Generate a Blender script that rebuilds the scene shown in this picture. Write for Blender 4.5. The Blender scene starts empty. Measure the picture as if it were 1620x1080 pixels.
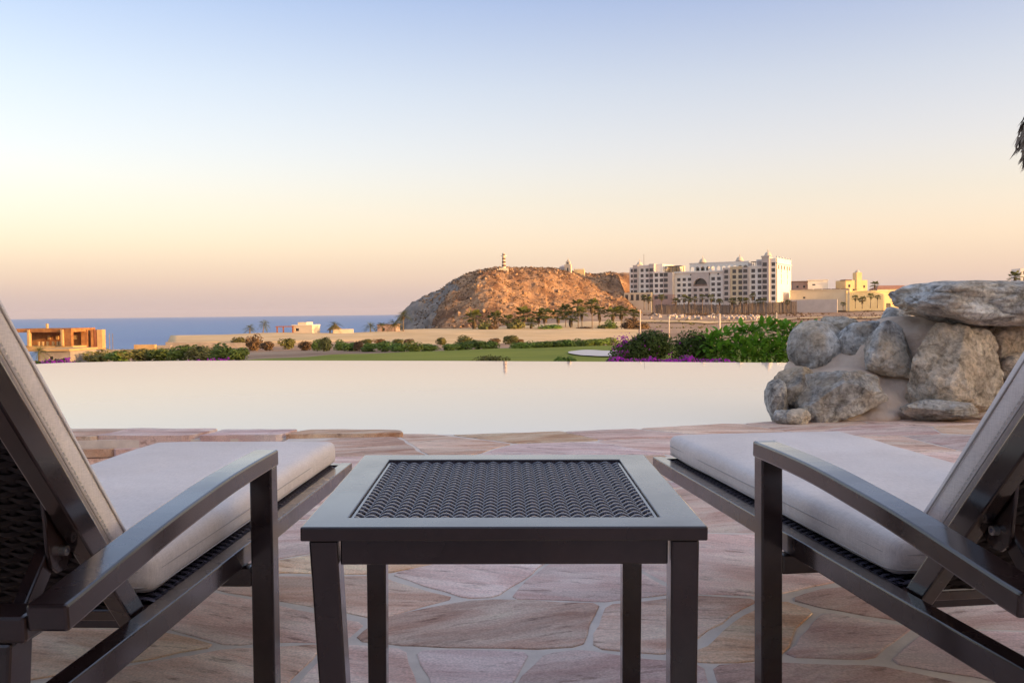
import bpy, bmesh, math, random
from mathutils import Vector, Matrix, noise
R = math.radians
scene = bpy.context.scene
C = scene.collection

# ------------------------------------------------------------------ camera
H = 0.80                       # eye height above the terrace
FPX = 1406.0                   # focal length in pixels of a 1620 wide picture
PITCH, ROLL = R(1.915), R(-0.66)
camd = bpy.data.cameras.new('camera'); cam = bpy.data.objects.new('camera', camd); C.objects.link(cam)
camd.sensor_width = 36.0; camd.lens = FPX / 1620 * 36.0
camd.clip_start = 0.02; camd.clip_end = 60000
CM = Matrix.Rotation(math.pi/2 - PITCH, 3, 'X') @ Matrix.Rotation(ROLL, 3, 'Z')
cam.matrix_world = Matrix.Translation((0, 0, H)) @ CM.to_4x4()
scene.camera = cam

# ------------------------------------------------------------------ sky and sun
SUN_EL, SUN_BEHIND = R(7.5), R(27)           # low evening sun on the right, a little behind the camera
SUNV = Vector((math.cos(SUN_EL)*math.cos(SUN_BEHIND), -math.cos(SUN_EL)*math.sin(SUN_BEHIND), math.sin(SUN_EL)))
w = bpy.data.worlds.new('World'); scene.world = w; w.use_nodes = True
nt = w.node_tree; nt.nodes.clear()
out = nt.nodes.new('ShaderNodeOutputWorld'); bg = nt.nodes.new('ShaderNodeBackground')
sky = nt.nodes.new('ShaderNodeTexSky'); sky.sky_type = 'NISHITA'; sky.sun_disc = False
sky.sun_elevation = SUN_EL
sky.sun_rotation = math.atan2(SUNV.x, SUNV.y)
sky.altitude = 20; sky.air_density = 1.0; sky.dust_density = 5.0; sky.ozone_density = 1.0
# evening air: a tint by height above the horizon, the same all the way round
tc = nt.nodes.new('ShaderNodeTexCoord'); sx = nt.nodes.new('ShaderNodeSeparateXYZ')
ramp = nt.nodes.new('ShaderNodeValToRGB')
nt.links.new(tc.outputs['Generated'], sx.inputs[0]); nt.links.new(sx.outputs['Z'], ramp.inputs[0])
SKY_STOPS = [(0.0, (.313,.247,.246)), (0.036, (.383,.282,.237)), (0.073, (.384,.280,.222)), (0.122, (.308,.238,.205)),
             (0.171, (.255,.208,.212)), (0.24, (.188,.165,.195)), (0.33, (.085,.085,.170)), (0.6, (.161,.171,.248)), (1.0, (.183,.207,.299))]
el = ramp.color_ramp.elements
while len(el) > 1: el.remove(el[-1])
el[0].position, el[0].color = SKY_STOPS[0][0], (*SKY_STOPS[0][1], 1)
for p, c in SKY_STOPS[1:]:
    e = el.new(p); e.color = (*c, 1)
SKY_STRENGTH = 0.15
gain = nt.nodes.new('ShaderNodeMixRGB'); gain.blend_type = 'MULTIPLY'; gain.inputs[0].default_value = 1
g_ = 1/SKY_STRENGTH
gain.inputs[2].default_value = (g_, g_, g_, 1)
nt.links.new(ramp.outputs[0], gain.inputs[1])
mix = nt.nodes.new('ShaderNodeMixRGB'); mix.blend_type = 'ADD'; mix.inputs[0].default_value = 1
nt.links.new(sky.outputs[0], mix.inputs[1]); nt.links.new(gain.outputs[0], mix.inputs[2])
nt.links.new(mix.outputs[0], bg.inputs[0]); bg.inputs[1].default_value = SKY_STRENGTH
nt.links.new(bg.outputs[0], out.inputs[0])

sund = bpy.data.lights.new('sun', 'SUN'); suno = bpy.data.objects.new('sun', sund); C.objects.link(suno)
sund.energy = 3.8; sund.angle = R(0.5); sund.color = (1.0, 0.54, 0.19)
suno.rotation_euler = SUNV.to_track_quat('Z', 'Y').to_euler(); suno.location = (60, -40, 40)
vs = scene.view_settings
vs.view_transform = 'Standard'; vs.look = 'None'; vs.exposure = 0.95; vs.gamma = 1.0; vs.use_curve_mapping = False

# ------------------------------------------------------------------ helpers
def E(px): return 493.0 - 0.01155*(px-810)          # eye level in the picture at this column
def ray(px, py): return CM @ Vector((px-810, 540-py, -FPX))
def P(px, py, Y):
    d = ray(px, py); t = Y/d.y; return Vector((0, 0, H)) + d*t
def G(px, py, z=0.0):
    d = ray(px, py); t = (z-H)/d.z; return Vector((0, 0, H)) + d*t
def Zat(px, py, Y): return P(px, py, Y).z
rnd = random.Random(7)

def tag(o, label=None, cat=None, group=None, kind=None):
    if label: o['label'] = label
    if cat: o['category'] = cat
    if group: o['group'] = group
    if kind: o['kind'] = kind
    return o
def empty(name, loc=(0,0,0), rz=0.0, label=None, cat=None, group=None):
    o = bpy.data.objects.new(name, None); C.objects.link(o); o.empty_display_size = .2
    o.location = loc; o.rotation_euler = (0, 0, rz); return tag(o, label, cat, group)
def link(name, me, mat=None, parent=None, smooth=False):
    o = bpy.data.objects.new(name, me); C.objects.link(o)
    if mat is not None and not me.materials:
        for m in (mat if isinstance(mat, (list, tuple)) else [mat]): me.materials.append(m)
    if parent: o.parent = parent
    if smooth:
        for p in me.polygons: p.use_smooth = True
    return o
class MB:
    """collects shapes, builds one mesh object"""
    def __init__(s): s.v = []; s.f = []; s.m = []
    def add(s, vs, fs, mi=0):
        b = len(s.v); s.v += [tuple(v) for v in vs]; s.f += [tuple(i+b for i in f) for f in fs]; s.m += [mi]*len(fs); return s
    def box(s, x0, x1, y0, y1, z0, z1, mi=0, M=None):
        vs = [Vector(p) for p in ((x0,y0,z0),(x1,y0,z0),(x1,y1,z0),(x0,y1,z0),(x0,y0,z1),(x1,y0,z1),(x1,y1,z1),(x0,y1,z1))]
        if M is not None: vs = [M @ v for v in vs]
        return s.add(vs, [(0,3,2,1),(4,5,6,7),(0,1,5,4),(1,2,6,5),(2,3,7,6),(3,0,4,7)], mi)
    def tube(s, pts, rad, n=8, mi=0, caps=True, flat=1.0):
        pts = [Vector(p) for p in pts]; rings = []
        rr = rad if isinstance(rad, (list, tuple)) else [rad]*len(pts)
        up = Vector((0,0,1))
        for i, p in enumerate(pts):
            d = (pts[min(i+1,len(pts)-1)] - pts[max(i-1,0)]).normalized()
            a = d.cross(up)
            if a.length < 1e-3: a = d.cross(Vector((0,1,0)))
            a.normalize(); b = d.cross(a).normalized()
            rings.append([p + a*math.cos(t)*rr[i] + b*math.sin(t)*rr[i]*flat for t in [2*math.pi*k/n for k in range(n)]])
        vs = [v for r in rings for v in r]; fs = []
        for i in range(len(pts)-1):
            for k in range(n):
                fs.append((i*n+k, i*n+(k+1)%n, (i+1)*n+(k+1)%n, (i+1)*n+k))
        if caps: fs.append(tuple(range(n-1,-1,-1))); fs.append(tuple((len(pts)-1)*n+k for k in range(n)))
        return s.add(vs, fs, mi)
    def bar(s, pts, wx, hz, lateral=Vector((1,0,0)), mi=0):
        """rectangular bar swept along pts; wx along lateral, hz across"""
        pts = [Vector(p) for p in pts]; n = len(pts); vs = []
        for i, p in enumerate(pts):
            d = (pts[min(i+1,n-1)] - pts[max(i-1,0)]).normalized()
            l = (lateral - d*lateral.dot(d)).normalized(); u = l.cross(d).normalized()
            for a, b in ((-1,-1),(1,-1),(1,1),(-1,1)):
                vs.append(p + l*a*wx/2 + u*b*hz/2)
        fs = []
        for i in range(n-1):
            for k in range(4):
                fs.append((i*4+k, (i+1)*4+k, (i+1)*4+(k+1)%4, i*4+(k+1)%4))
        fs += [(0,1,2,3), ((n-1)*4+3,(n-1)*4+2,(n-1)*4+1,(n-1)*4)]
        return s.add(vs, fs, mi)
    def lathe(s, prof, n=16, center=(0,0,0), mi=0):
        cx, cy, cz = center; vs = []; fs = []
        for r, z in prof:
            for k in range(n):
                t = 2*math.pi*k/n; vs.append((cx+r*math.cos(t), cy+r*math.sin(t), cz+z))
        for i in range(len(prof)-1):
            for k in range(n):
                fs.append((i*n+k, i*n+(k+1)%n, (i+1)*n+(k+1)%n, (i+1)*n+k))
        fs.append(tuple(range(n-1,-1,-1))); fs.append(tuple((len(prof)-1)*n+k for k in range(n)))
        return s.add(vs, fs, mi)
    def mesh(s, name='mesh', fix=True):
        me = bpy.data.meshes.new(name); me.from_pydata(s.v, [], s.f); me.update()
        if any(s.m): me.polygons.foreach_set('material_index', s.m)
        if fix:
            bm = bmesh.new(); bm.from_mesh(me); bmesh.ops.recalc_face_normals(bm, faces=bm.faces); bm.to_mesh(me); bm.free()
        return me
    def build(s, name, mat, parent=None, smooth=False, bevel=0, segs=2, fix=True, weld=False):
        o = link(name, s.mesh(name, fix), mat, parent, smooth)
        if bevel:
            b = o.modifiers.new('bevel', 'BEVEL'); b.width = bevel; b.segments = segs; b.limit_method = 'ANGLE'; b.angle_limit = R(40)
            b.harden_normals = False
        return o

# ------------------------------------------------------------------ materials
def mat(name, c1, c2=None, scale=4.0, detail=6, rough=0.7, bump=0.0, bscale=None, metal=0.0, spec=0.12, stretch=(1,1,1),
        c3=None, lo=0.35, hi=0.65, vary=0.0, trans=0.0, bdist=0.02, hue=0.0):
    m = bpy.data.materials.new(name); m.use_nodes = True; t = m.node_tree; N = t.nodes; L = t.links
    b = N['Principled BSDF']; b.inputs['Roughness'].default_value = rough; b.inputs['Metallic'].default_value = metal
    b.inputs['Specular IOR Level'].default_value = spec
    tc = N.new('ShaderNodeTexCoord'); oi = N.new('ShaderNodeObjectInfo')
    add = N.new('ShaderNodeVectorMath'); add.operation = 'MULTIPLY_ADD'
    mp = N.new('ShaderNodeMapping'); mp.inputs['Scale'].default_value = stretch
    cmb = N.new('ShaderNodeCombineXYZ')
    for k in range(3): L.new(oi.outputs['Random'], cmb.inputs[k])
    add.inputs[1].default_value = (37, 53, 71)
    L.new(cmb.outputs[0], add.inputs[0]); L.new(tc.outputs['Object'], add.inputs[2]); L.new(add.outputs[0], mp.inputs[0])
    col = None
    if c2 is not None:
        n = N.new('ShaderNodeTexNoise'); n.inputs['Scale'].default_value = scale; n.inputs['Detail'].default_value = detail
        n.inputs['Roughness'].default_value = 0.62
        r = N.new('ShaderNodeValToRGB'); e = r.color_ramp.elements
        e[0].position = lo; e[0].color = (*c1, 1); e[1].position = hi; e[1].color = (*c2, 1)
        if c3 is not None:
            x = e.new(hi + (1-hi)*.45); x.color = (*c3, 1)
        L.new(mp.outputs[0], n.inputs['Vector']); L.new(n.outputs['Fac'], r.inputs[0]); col = r.outputs[0]
    if vary or hue:
        hs = N.new('ShaderNodeHueSaturation')
        if col is not None: L.new(col, hs.inputs['Color'])
        else: hs.inputs['Color'].default_value = (*c1, 1)
        if vary:
            mr = N.new('ShaderNodeMapRange'); mr.inputs['To Min'].default_value = 1-vary; mr.inputs['To Max'].default_value = 1+vary
            L.new(oi.outputs['Random'], mr.inputs['Value']); L.new(mr.outputs[0], hs.inputs['Value'])
        if hue:
            m2 = N.new('ShaderNodeMath'); m2.operation = 'MULTIPLY'; m2.inputs[1].default_value = 13.37
            m3 = N.new('ShaderNodeMath'); m3.operation = 'FRACT'
            m4 = N.new('ShaderNodeMapRange'); m4.inputs['To Min'].default_value = .5-hue; m4.inputs['To Max'].default_value = .5+hue
            L.new(oi.outputs['Random'], m2.inputs[0]); L.new(m2.outputs[0], m3.inputs[0]); L.new(m3.outputs[0], m4.inputs['Value'])
            L.new(m4.outputs[0], hs.inputs['Hue'])
        col = hs.outputs[0]
    if col is not None: L.new(col, b.inputs['Base Color'])
    else: b.inputs['Base Color'].default_value = (*c1, 1)
    if bump:
        n2 = N.new('ShaderNodeTexNoise'); n2.inputs['Scale'].default_value = bscale or scale*4; n2.inputs['Detail'].default_value = 8
        n2.inputs['Roughness'].default_value = .65
        bp = N.new('ShaderNodeBump'); bp.inputs['Strength'].default_value = bump; bp.inputs['Distance'].default_value = bdist
        L.new(mp.outputs[0], n2.inputs['Vector']); L.new(n2.outputs['Fac'], bp.inputs['Height']); L.new(bp.outputs[0], b.inputs['Normal'])
    if trans:
        tr = N.new('ShaderNodeBsdfTranslucent'); mx = N.new('ShaderNodeMixShader'); mx.inputs[0].default_value = trans
        if col is not None: L.new(col, tr.inputs[0])
        else: tr.inputs[0].default_value = (*c1, 1)
        o = N['Material Output']; L.new(b.outputs[0], mx.inputs[1]); L.new(tr.outputs[0], mx.inputs[2]); L.new(mx.outputs[0], o.inputs[0])
    return m

MT = {}
MT['metal'] = mat('dark_powder_coat', (.012,.0058,.0058), (.018,.0095,.0092), 30, rough=.25, bump=.04, bscale=900, bdist=.001, spec=.2)
MT['metal'].node_tree.nodes['Principled BSDF'].inputs['Coat Weight'].default_value = 1.0
MT['metal'].node_tree.nodes['Principled BSDF'].inputs['Coat Roughness'].default_value = .14
def rough_vary(m, lo, hi, scale):
    t = m.node_tree; n = t.nodes.new('ShaderNodeTexNoise'); n.inputs['Scale'].default_value = scale; n.inputs['Detail'].default_value = 5
    tc = t.nodes.new('ShaderNodeTexCoord'); g = t.nodes.new('ShaderNodeMapRange'); g.inputs['From Min'].default_value = .3; g.inputs['From Max'].default_value = .7
    g.inputs['To Min'].default_value = lo; g.inputs['To Max'].default_value = hi
    t.links.new(tc.outputs['Object'], n.inputs['Vector']); t.links.new(n.outputs['Fac'], g.inputs['Value']); t.links.new(g.outputs[0], t.nodes['Principled BSDF'].inputs['Roughness'])
rough_vary(MT['metal'], .18, .36, 9)
MT['wicker'] = mat('dark_wicker', (.040,.036,.052), (.062,.057,.080), 40, rough=.22, spec=.6)  # bluish lift in the base stands in for the sky's reflection
MT['wicker'].node_tree.nodes['Principled BSDF'].inputs['Coat Weight'].default_value = .8
MT['wicker'].node_tree.nodes['Principled BSDF'].inputs['Coat Roughness'].default_value = .2
MT['wicker_matte'] = mat('matte_wicker', (.012,.009,.009), (.022,.017,.017), 40, rough=.6, spec=.2)
MT['steel'] = mat('bolt_steel', (.55,.54,.52), rough=.3, metal=1.0)
def fabric_mat():
    m = mat('grey_canvas', (.63,.555,.51), (.71,.635,.59), 3.0, rough=.95, spec=.1); t = m.node_tree; N = t.nodes; L = t.links; b = N['Principled BSDF']
    tc = N.new('ShaderNodeTexCoord')
    hs = []
    for sc in ((900, 60, 900), (60, 900, 60)):               # warp and weft
        mp = N.new('ShaderNodeMapping'); mp.inputs['Scale'].default_value = sc; n = N.new('ShaderNodeTexNoise'); n.inputs['Scale'].default_value = 1; n.inputs['Detail'].default_value = 2
        L.new(tc.outputs['Object'], mp.inputs[0]); L.new(mp.outputs[0], n.inputs['Vector']); hs.append(n)
    ad = N.new('ShaderNodeMath'); ad.operation = 'ADD'; L.new(hs[0].outputs['Fac'], ad.inputs[0]); L.new(hs[1].outputs['Fac'], ad.inputs[1])
    b1 = N.new('ShaderNodeBump'); b1.inputs['Strength'].default_value = .35; b1.inputs['Distance'].default_value = .0012; L.new(ad.outputs[0], b1.inputs['Height'])
    mp = N.new('ShaderNodeMapping'); mp.inputs['Scale'].default_value = (7, 22, 14); n = N.new('ShaderNodeTexNoise'); n.inputs['Scale'].default_value = 1; n.inputs['Detail'].default_value = 4; n.inputs['Distortion'].default_value = .7
    L.new(tc.outputs['Object'], mp.inputs[0]); L.new(mp.outputs[0], n.inputs['Vector'])
    b2 = N.new('ShaderNodeBump'); b2.inputs['Strength'].default_value = .5; b2.inputs['Distance'].default_value = .006; L.new(n.outputs['Fac'], b2.inputs['Height']); L.new(b1.outputs[0], b2.inputs['Normal']); L.new(b2.outputs[0], b.inputs['Normal'])
    base = b.inputs['Base Color'].links[0].from_socket
    g = N.new('ShaderNodeMapRange'); g.inputs['From Min'].default_value = .6; g.inputs['From Max'].default_value = 1.4; g.inputs['To Min'].default_value = .82; g.inputs['To Max'].default_value = 1.14; L.new(ad.outputs[0], g.inputs['Value'])
    mu = N.new('ShaderNodeVectorMath'); mu.operation = 'SCALE'; L.new(base, mu.inputs[0]); L.new(g.outputs[0], mu.inputs['Scale']); L.new(mu.outputs[0], b.inputs['Base Color'])
    return m
MT['fabric'] = fabric_mat()
MT['thread'] = mat('seam_thread', (.60,.56,.52), rough=.9, spec=.1)
MT['seam'] = mat('seam_cord', (.43,.385,.36), rough=.95, spec=.1)
MT['mortar'] = mat('pale_mortar', (.56,.48,.42), (.68,.59,.51), 9, rough=.95, bump=.5, bscale=60, bdist=.006, spec=.2)
MT['concrete'] = mat('raw_concrete', (.26,.22,.19), (.36,.31,.27), .8, rough=.95, bump=.3, bscale=6, bdist=.05)
MT['plaster'] = mat('pool_plaster', (.62,.66,.66), rough=.8)

# flagstone: pink and red sandstone in bands
def flag_mat():
    m = bpy.data.materials.new('sandstone_flag'); m.use_nodes = True; t = m.node_tree; N = t.nodes; L = t.links
    b = N['Principled BSDF']; b.inputs['Roughness'].default_value = .82; b.inputs['Specular IOR Level'].default_value = .25
    tc = N.new('ShaderNodeTexCoord'); oi = N.new('ShaderNodeObjectInfo')
    cmb = N.new('ShaderNodeCombineXYZ'); add = N.new('ShaderNodeVectorMath'); add.operation = 'MULTIPLY_ADD'; add.inputs[1].default_value = (41, 17, 63)
    for k in range(3): L.new(oi.outputs['Random'], cmb.inputs[k])
    L.new(cmb.outputs[0], add.inputs[0]); L.new(tc.outputs['Object'], add.inputs[2])
    rot = N.new('ShaderNodeVectorRotate'); rot.rotation_type = 'Z_AXIS'
    mr = N.new('ShaderNodeMapRange'); mr.inputs['To Min'].default_value = -.5; mr.inputs['To Max'].default_value = .5
    L.new(oi.outputs['Random'], mr.inputs['Value']); L.new(mr.outputs[0], rot.inputs['Angle']); L.new(add.outputs[0], rot.inputs['Vector'])
    mp = N.new('ShaderNodeMapping'); mp.inputs['Scale'].default_value = (1.3, 5.0, 2.0); L.new(rot.outputs[0], mp.inputs[0])
    n1 = N.new('ShaderNodeTexNoise'); n1.inputs['Scale'].default_value = 1.6; n1.inputs['Detail'].default_value = 7; n1.inputs['Roughness'].default_value = .6; n1.inputs['Distortion'].default_value = .6
    L.new(mp.outputs[0], n1.inputs['Vector'])
    r1 = N.new('ShaderNodeValToRGB'); e = r1.color_ramp.elements
    e[0].position = .28; e[0].color = (.47,.275,.22,1); e[1].position = .74; e[1].color = (.78,.66,.54,1)
    x = e.new(.45); x.color = (.62,.43,.36,1); x = e.new(.58); x.color = (.71,.55,.47,1)
    L.new(n1.outputs['Fac'], r1.inputs[0])
    hs = N.new('ShaderNodeHueSaturation'); L.new(r1.outputs[0], hs.inputs['Color'])
    a = N.new('ShaderNodeMath'); a.operation = 'MULTIPLY'; a.inputs[1].default_value = 7.77
    f = N.new('ShaderNodeMath'); f.operation = 'FRACT'; L.new(oi.outputs['Random'], a.inputs[0]); L.new(a.outputs[0], f.inputs[0])
    for lo, hi, k in ((.84,1.2,'Value'),(.8,1.5,'Saturation'),(.482,.522,'Hue')):
        g = N.new('ShaderNodeMapRange'); g.inputs['To Min'].default_value = lo; g.inputs['To Max'].default_value = hi
        L.new((f if k != 'Value' else oi).outputs[0 if k != 'Value' else 'Random'], g.inputs['Value']); L.new(g.outputs[0], hs.inputs[k])
    # small dark chips
    n3 = N.new('ShaderNodeTexNoise'); n3.inputs['Scale'].default_value = 5; n3.inputs['Detail'].default_value = 9; n3.inputs['Roughness'].default_value = .7
    mp3 = N.new('ShaderNodeMapping'); mp3.inputs['Scale'].default_value = (1.5, 6, 2); L.new(rot.outputs[0], mp3.inputs[0]); L.new(mp3.outputs[0], n3.inputs['Vector'])
    r3 = N.new('ShaderNodeValToRGB'); r3.color_ramp.elements[0].position = .34; r3.color_ramp.elements[0].color = (.40,.34,.32,1); r3.color_ramp.elements[1].position = .445; r3.color_ramp.elements[1].color = (1,1,1,1)
    L.new(n3.outputs['Fac'], r3.inputs[0])
    mu = N.new('ShaderNodeMixRGB'); mu.blend_type = 'MULTIPLY'; mu.inputs[0].default_value = .8
    L.new(hs.outputs[0], mu.inputs[1]); L.new(r3.outputs[0], mu.inputs[2]); L.new(mu.outputs[0], b.inputs['Base Color'])
    # thin layers that have split away in steps
    mpl = N.new('ShaderNodeMapping'); mpl.inputs['Scale'].default_value = (.8, 2.6, 1); L.new(rot.outputs[0], mpl.inputs[0])
    nl = N.new('ShaderNodeTexNoise'); nl.inputs['Scale'].default_value = 1.7; nl.inputs['Detail'].default_value = 8; nl.inputs['Roughness'].default_value = .55; L.new(mpl.outputs[0], nl.inputs['Vector'])
    rl = N.new('ShaderNodeValToRGB'); rl.color_ramp.interpolation = 'CONSTANT'; q_ = rl.color_ramp.elements; q_[0].position = 0; q_[0].color = (0,0,0,1); q_[1].position = .40; q_[1].color = (.33,.33,.33,1)
    for p_, v_ in ((.47,.5),(.55,.72),(.63,1.0)): e_ = q_.new(p_); e_.color = (v_,v_,v_,1)
    L.new(nl.outputs['Fac'], rl.inputs[0])
    gl = N.new('ShaderNodeMapRange'); gl.inputs['To Min'].default_value = .80; gl.inputs['To Max'].default_value = 1.12; L.new(rl.outputs[0], gl.inputs['Value'])
    sc_ = N.new('ShaderNodeVectorMath'); sc_.operation = 'SCALE'; L.new(mu.outputs[0], sc_.inputs[0]); L.new(gl.outputs[0], sc_.inputs['Scale']); ng = N.new('ShaderNodeTexNoise'); ng.inputs['Scale'].default_value = 170; ng.inputs['Detail'].default_value = 3; L.new(add.outputs[0], ng.inputs['Vector'])
    gg = N.new('ShaderNodeMapRange'); gg.inputs['From Min'].default_value = .3; gg.inputs['From Max'].default_value = .7; gg.inputs['To Min'].default_value = .80; gg.inputs['To Max'].default_value = 1.16; L.new(ng.outputs['Fac'], gg.inputs['Value'])
    sg = N.new('ShaderNodeVectorMath'); sg.operation = 'SCALE'; L.new(sc_.outputs[0], sg.inputs[0]); L.new(gg.outputs[0], sg.inputs['Scale']); L.new(sg.outputs[0], b.inputs['Base Color'])
    bl_ = N.new('ShaderNodeBump'); bl_.inputs['Strength'].default_value = .8; bl_.inputs['Distance'].default_value = .006; L.new(rl.outputs[0], bl_.inputs['Height'])
    sm = N.new('ShaderNodeMath'); sm.operation = 'ADD'
    n4 = N.new('ShaderNodeTexNoise'); n4.inputs['Scale'].default_value = 55; n4.inputs['Detail'].default_value = 5; L.new(add.outputs[0], n4.inputs['Vector'])
    m5 = N.new('ShaderNodeMath'); m5.operation = 'MULTIPLY'; m5.inputs[1].default_value = .25; L.new(n4.outputs['Fac'], m5.inputs[0])
    L.new(n3.outputs['Fac'], sm.inputs[0]); L.new(m5.outputs[0], sm.inputs[1])
    bp = N.new('ShaderNodeBump'); bp.inputs['Strength'].default_value = .55; bp.inputs['Distance'].default_value = .012
    L.new(sm.outputs[0], bp.inputs['Height']); L.new(bl_.outputs[0], bp.inputs['Normal']); L.new(bp.outputs[0], b.inputs['Normal'])
    return m
MT['flag'] = flag_mat()

def rock_mat(name, dark, mid, light, warm=None):
    m = bpy.data.materials.new(name); m.use_nodes = True; t = m.node_tree; N = t.nodes; L = t.links
    b = N['Principled BSDF']; b.inputs['Roughness'].default_value = .85; b.inputs['Specular IOR Level'].default_value = .3
    tc = N.new('ShaderNodeTexCoord'); oi = N.new('ShaderNodeObjectInfo')
    cmb = N.new('ShaderNodeCombineXYZ'); add = N.new('ShaderNodeVectorMath'); add.operation = 'MULTIPLY_ADD'; add.inputs[1].default_value = (41, 17, 63)
    for k in range(3): L.new(oi.outputs['Random'], cmb.inputs[k])
    L.new(cmb.outputs[0], add.inputs[0]); L.new(tc.outputs['Object'], add.inputs[2])
    n = N.new('ShaderNodeTexNoise'); n.inputs['Scale'].default_value = 9; n.inputs['Detail'].default_value = 14; n.inputs['Roughness'].default_value = .74; n.inputs['Distortion'].default_value = .5
    L.new(add.outputs[0], n.inputs['Vector'])
    r = N.new('ShaderNodeValToRGB'); e = r.color_ramp.elements
    e[0].position = .36; e[0].color = (*dark,1); e[1].position = .66; e[1].color = (*light,1); x = e.new(.5); x.color = (*mid,1)
    L.new(n.outputs['Fac'], r.inputs[0]); col = r.outputs[0]
    if warm:
        n2 = N.new('ShaderNodeTexNoise'); n2.inputs['Scale'].default_value = 3.1; n2.inputs['Detail'].default_value = 6
        L.new(add.outputs[0], n2.inputs['Vector'])
        r2 = N.new('ShaderNodeValToRGB'); r2.color_ramp.elements[0].position = .47; r2.color_ramp.elements[1].position = .62
        L.new(n2.outputs['Fac'], r2.inputs[0])
        mx = N.new('ShaderNodeMixRGB'); L.new(r2.outputs[0], mx.inputs[0]); L.new(col, mx.inputs[1]); mx.inputs[2].default_value = (*warm,1)
        mm = N.new('ShaderNodeMixRGB'); mm.inputs[0].default_value = .25; L.new(mx.outputs[0], mm.inputs[1]); L.new(col, mm.inputs[2]); col = mm.outputs[0]
    n5 = N.new('ShaderNodeTexNoise'); n5.inputs['Scale'].default_value = 38; n5.inputs['Detail'].default_value = 6; L.new(add.outputs[0], n5.inputs['Vector'])
    r5 = N.new('ShaderNodeValToRGB'); r5.color_ramp.elements[0].position = .3; r5.color_ramp.elements[0].color = (.55,.55,.55,1); r5.color_ramp.elements[1].position = .6
    L.new(n5.outputs['Fac'], r5.inputs[0])
    mu = N.new('ShaderNodeMixRGB'); mu.blend_type = 'MULTIPLY'; mu.inputs[0].default_value = .8; L.new(col, mu.inputs[1]); L.new(r5.outputs[0], mu.inputs[2])
    n6 = N.new('ShaderNodeTexNoise'); n6.inputs['Scale'].default_value = 2.3; n6.inputs['Detail'].default_value = 7; n6.inputs['Roughness'].default_value = .6; L.new(add.outputs[0], n6.inputs['Vector'])
    g6 = N.new('ShaderNodeMapRange'); g6.inputs['From Min'].default_value = .36; g6.inputs['From Max'].default_value = .62; g6.inputs['To Min'].default_value = .70; g6.inputs['To Max'].default_value = 1.36; L.new(n6.outputs['Fac'], g6.inputs['Value'])
    s6 = N.new('ShaderNodeVectorMath'); s6.operation = 'SCALE'; L.new(mu.outputs[0], s6.inputs[0]); L.new(g6.outputs[0], s6.inputs['Scale']); # joints and cracks in the stone
    nd = N.new('ShaderNodeTexNoise'); nd.inputs['Scale'].default_value = 4; nd.inputs['Detail'].default_value = 5; L.new(add.outputs[0], nd.inputs['Vector'])
    dv = N.new('ShaderNodeVectorMath'); dv.operation = 'MULTIPLY_ADD'; dv.inputs[1].default_value = (.45,.45,.45); L.new(nd.outputs['Color'], dv.inputs[0]); L.new(add.outputs[0], dv.inputs[2])
    vo = N.new('ShaderNodeTexVoronoi'); vo.feature = 'DISTANCE_TO_EDGE'; vo.inputs['Scale'].default_value = 3.4; L.new(dv.outputs[0], vo.inputs['Vector'])
    gc = N.new('ShaderNodeMapRange'); gc.inputs['From Min'].default_value = 0; gc.inputs['From Max'].default_value = .022; gc.inputs['To Min'].default_value = .74; gc.inputs['To Max'].default_value = 1; L.new(vo.outputs['Distance'], gc.inputs['Value'])
    s7 = N.new('ShaderNodeVectorMath'); s7.operation = 'SCALE'; L.new(s6.outputs[0], s7.inputs[0]); L.new(gc.outputs[0], s7.inputs['Scale']); L.new(s7.outputs[0], b.inputs['Base Color'])
    bc = N.new('ShaderNodeBump'); bc.inputs['Strength'].default_value = .5; bc.inputs['Distance'].default_value = .012; L.new(gc.outputs[0], bc.inputs['Height'])
    mus = N.new('ShaderNodeMath'); mus.operation = 'MULTIPLY_ADD'; mus.inputs[1].default_value = .3; L.new(n5.outputs['Fac'], mus.inputs[0]); L.new(n.outputs['Fac'], mus.inputs[2])
    bp = N.new('ShaderNodeBump'); bp.inputs['Strength'].default_value = 1.0; bp.inputs['Distance'].default_value = .05
    L.new(mus.outputs[0], bp.inputs['Height']); L.new(bc.outputs[0], bp.inputs['Normal']); L.new(bp.outputs[0], b.inputs['Normal'])
    return m
MT['rock'] = rock_mat('grey_granite', (.17,.16,.145), (.52,.50,.465), (.84,.82,.77), (.60,.48,.34))
MT['rock_warm'] = rock_mat('tan_granite', (.20,.16,.115), (.60,.50,.38), (.84,.74,.60), (.66,.50,.33))
MT['rock_dark'] = rock_mat('dark_granite', (.10,.09,.08), (.36,.33,.29), (.62,.58,.51), (.48,.38,.26))
MT['stucco'] = mat('sand_mortar', (.56,.42,.32), (.68,.54,.42), 5, rough=.95, bump=.8, bscale=16, bdist=.03, spec=.15)

# water
def water_mat(name, base, rough, bscale, bstr, ior=1.33, bdist=.05, stretch=(1,1,1)):
    m = bpy.data.materials.new(name); m.use_nodes = True; t = m.node_tree; N = t.nodes; L = t.links
    b = N['Principled BSDF']; b.inputs['Base Color'].default_value = (*base,1); b.inputs['Roughness'].default_value = rough; b.inputs['IOR'].default_value = ior
    tc = N.new('ShaderNodeTexCoord'); mp = N.new('ShaderNodeMapping'); mp.inputs['Scale'].default_value = stretch
    n = N.new('ShaderNodeTexNoise'); n.inputs['Scale'].default_value = bscale; n.inputs['Detail'].default_value = 4
    bp = N.new('ShaderNodeBump'); bp.inputs['Strength'].default_value = bstr; bp.inputs['Distance'].default_value = bdist
    L.new(tc.outputs['Object'], mp.inputs[0]); L.new(mp.outputs[0], n.inputs['Vector']); L.new(n.outputs['Fac'], bp.inputs['Height']); L.new(bp.outputs[0], b.inputs['Normal'])
    return m
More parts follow.
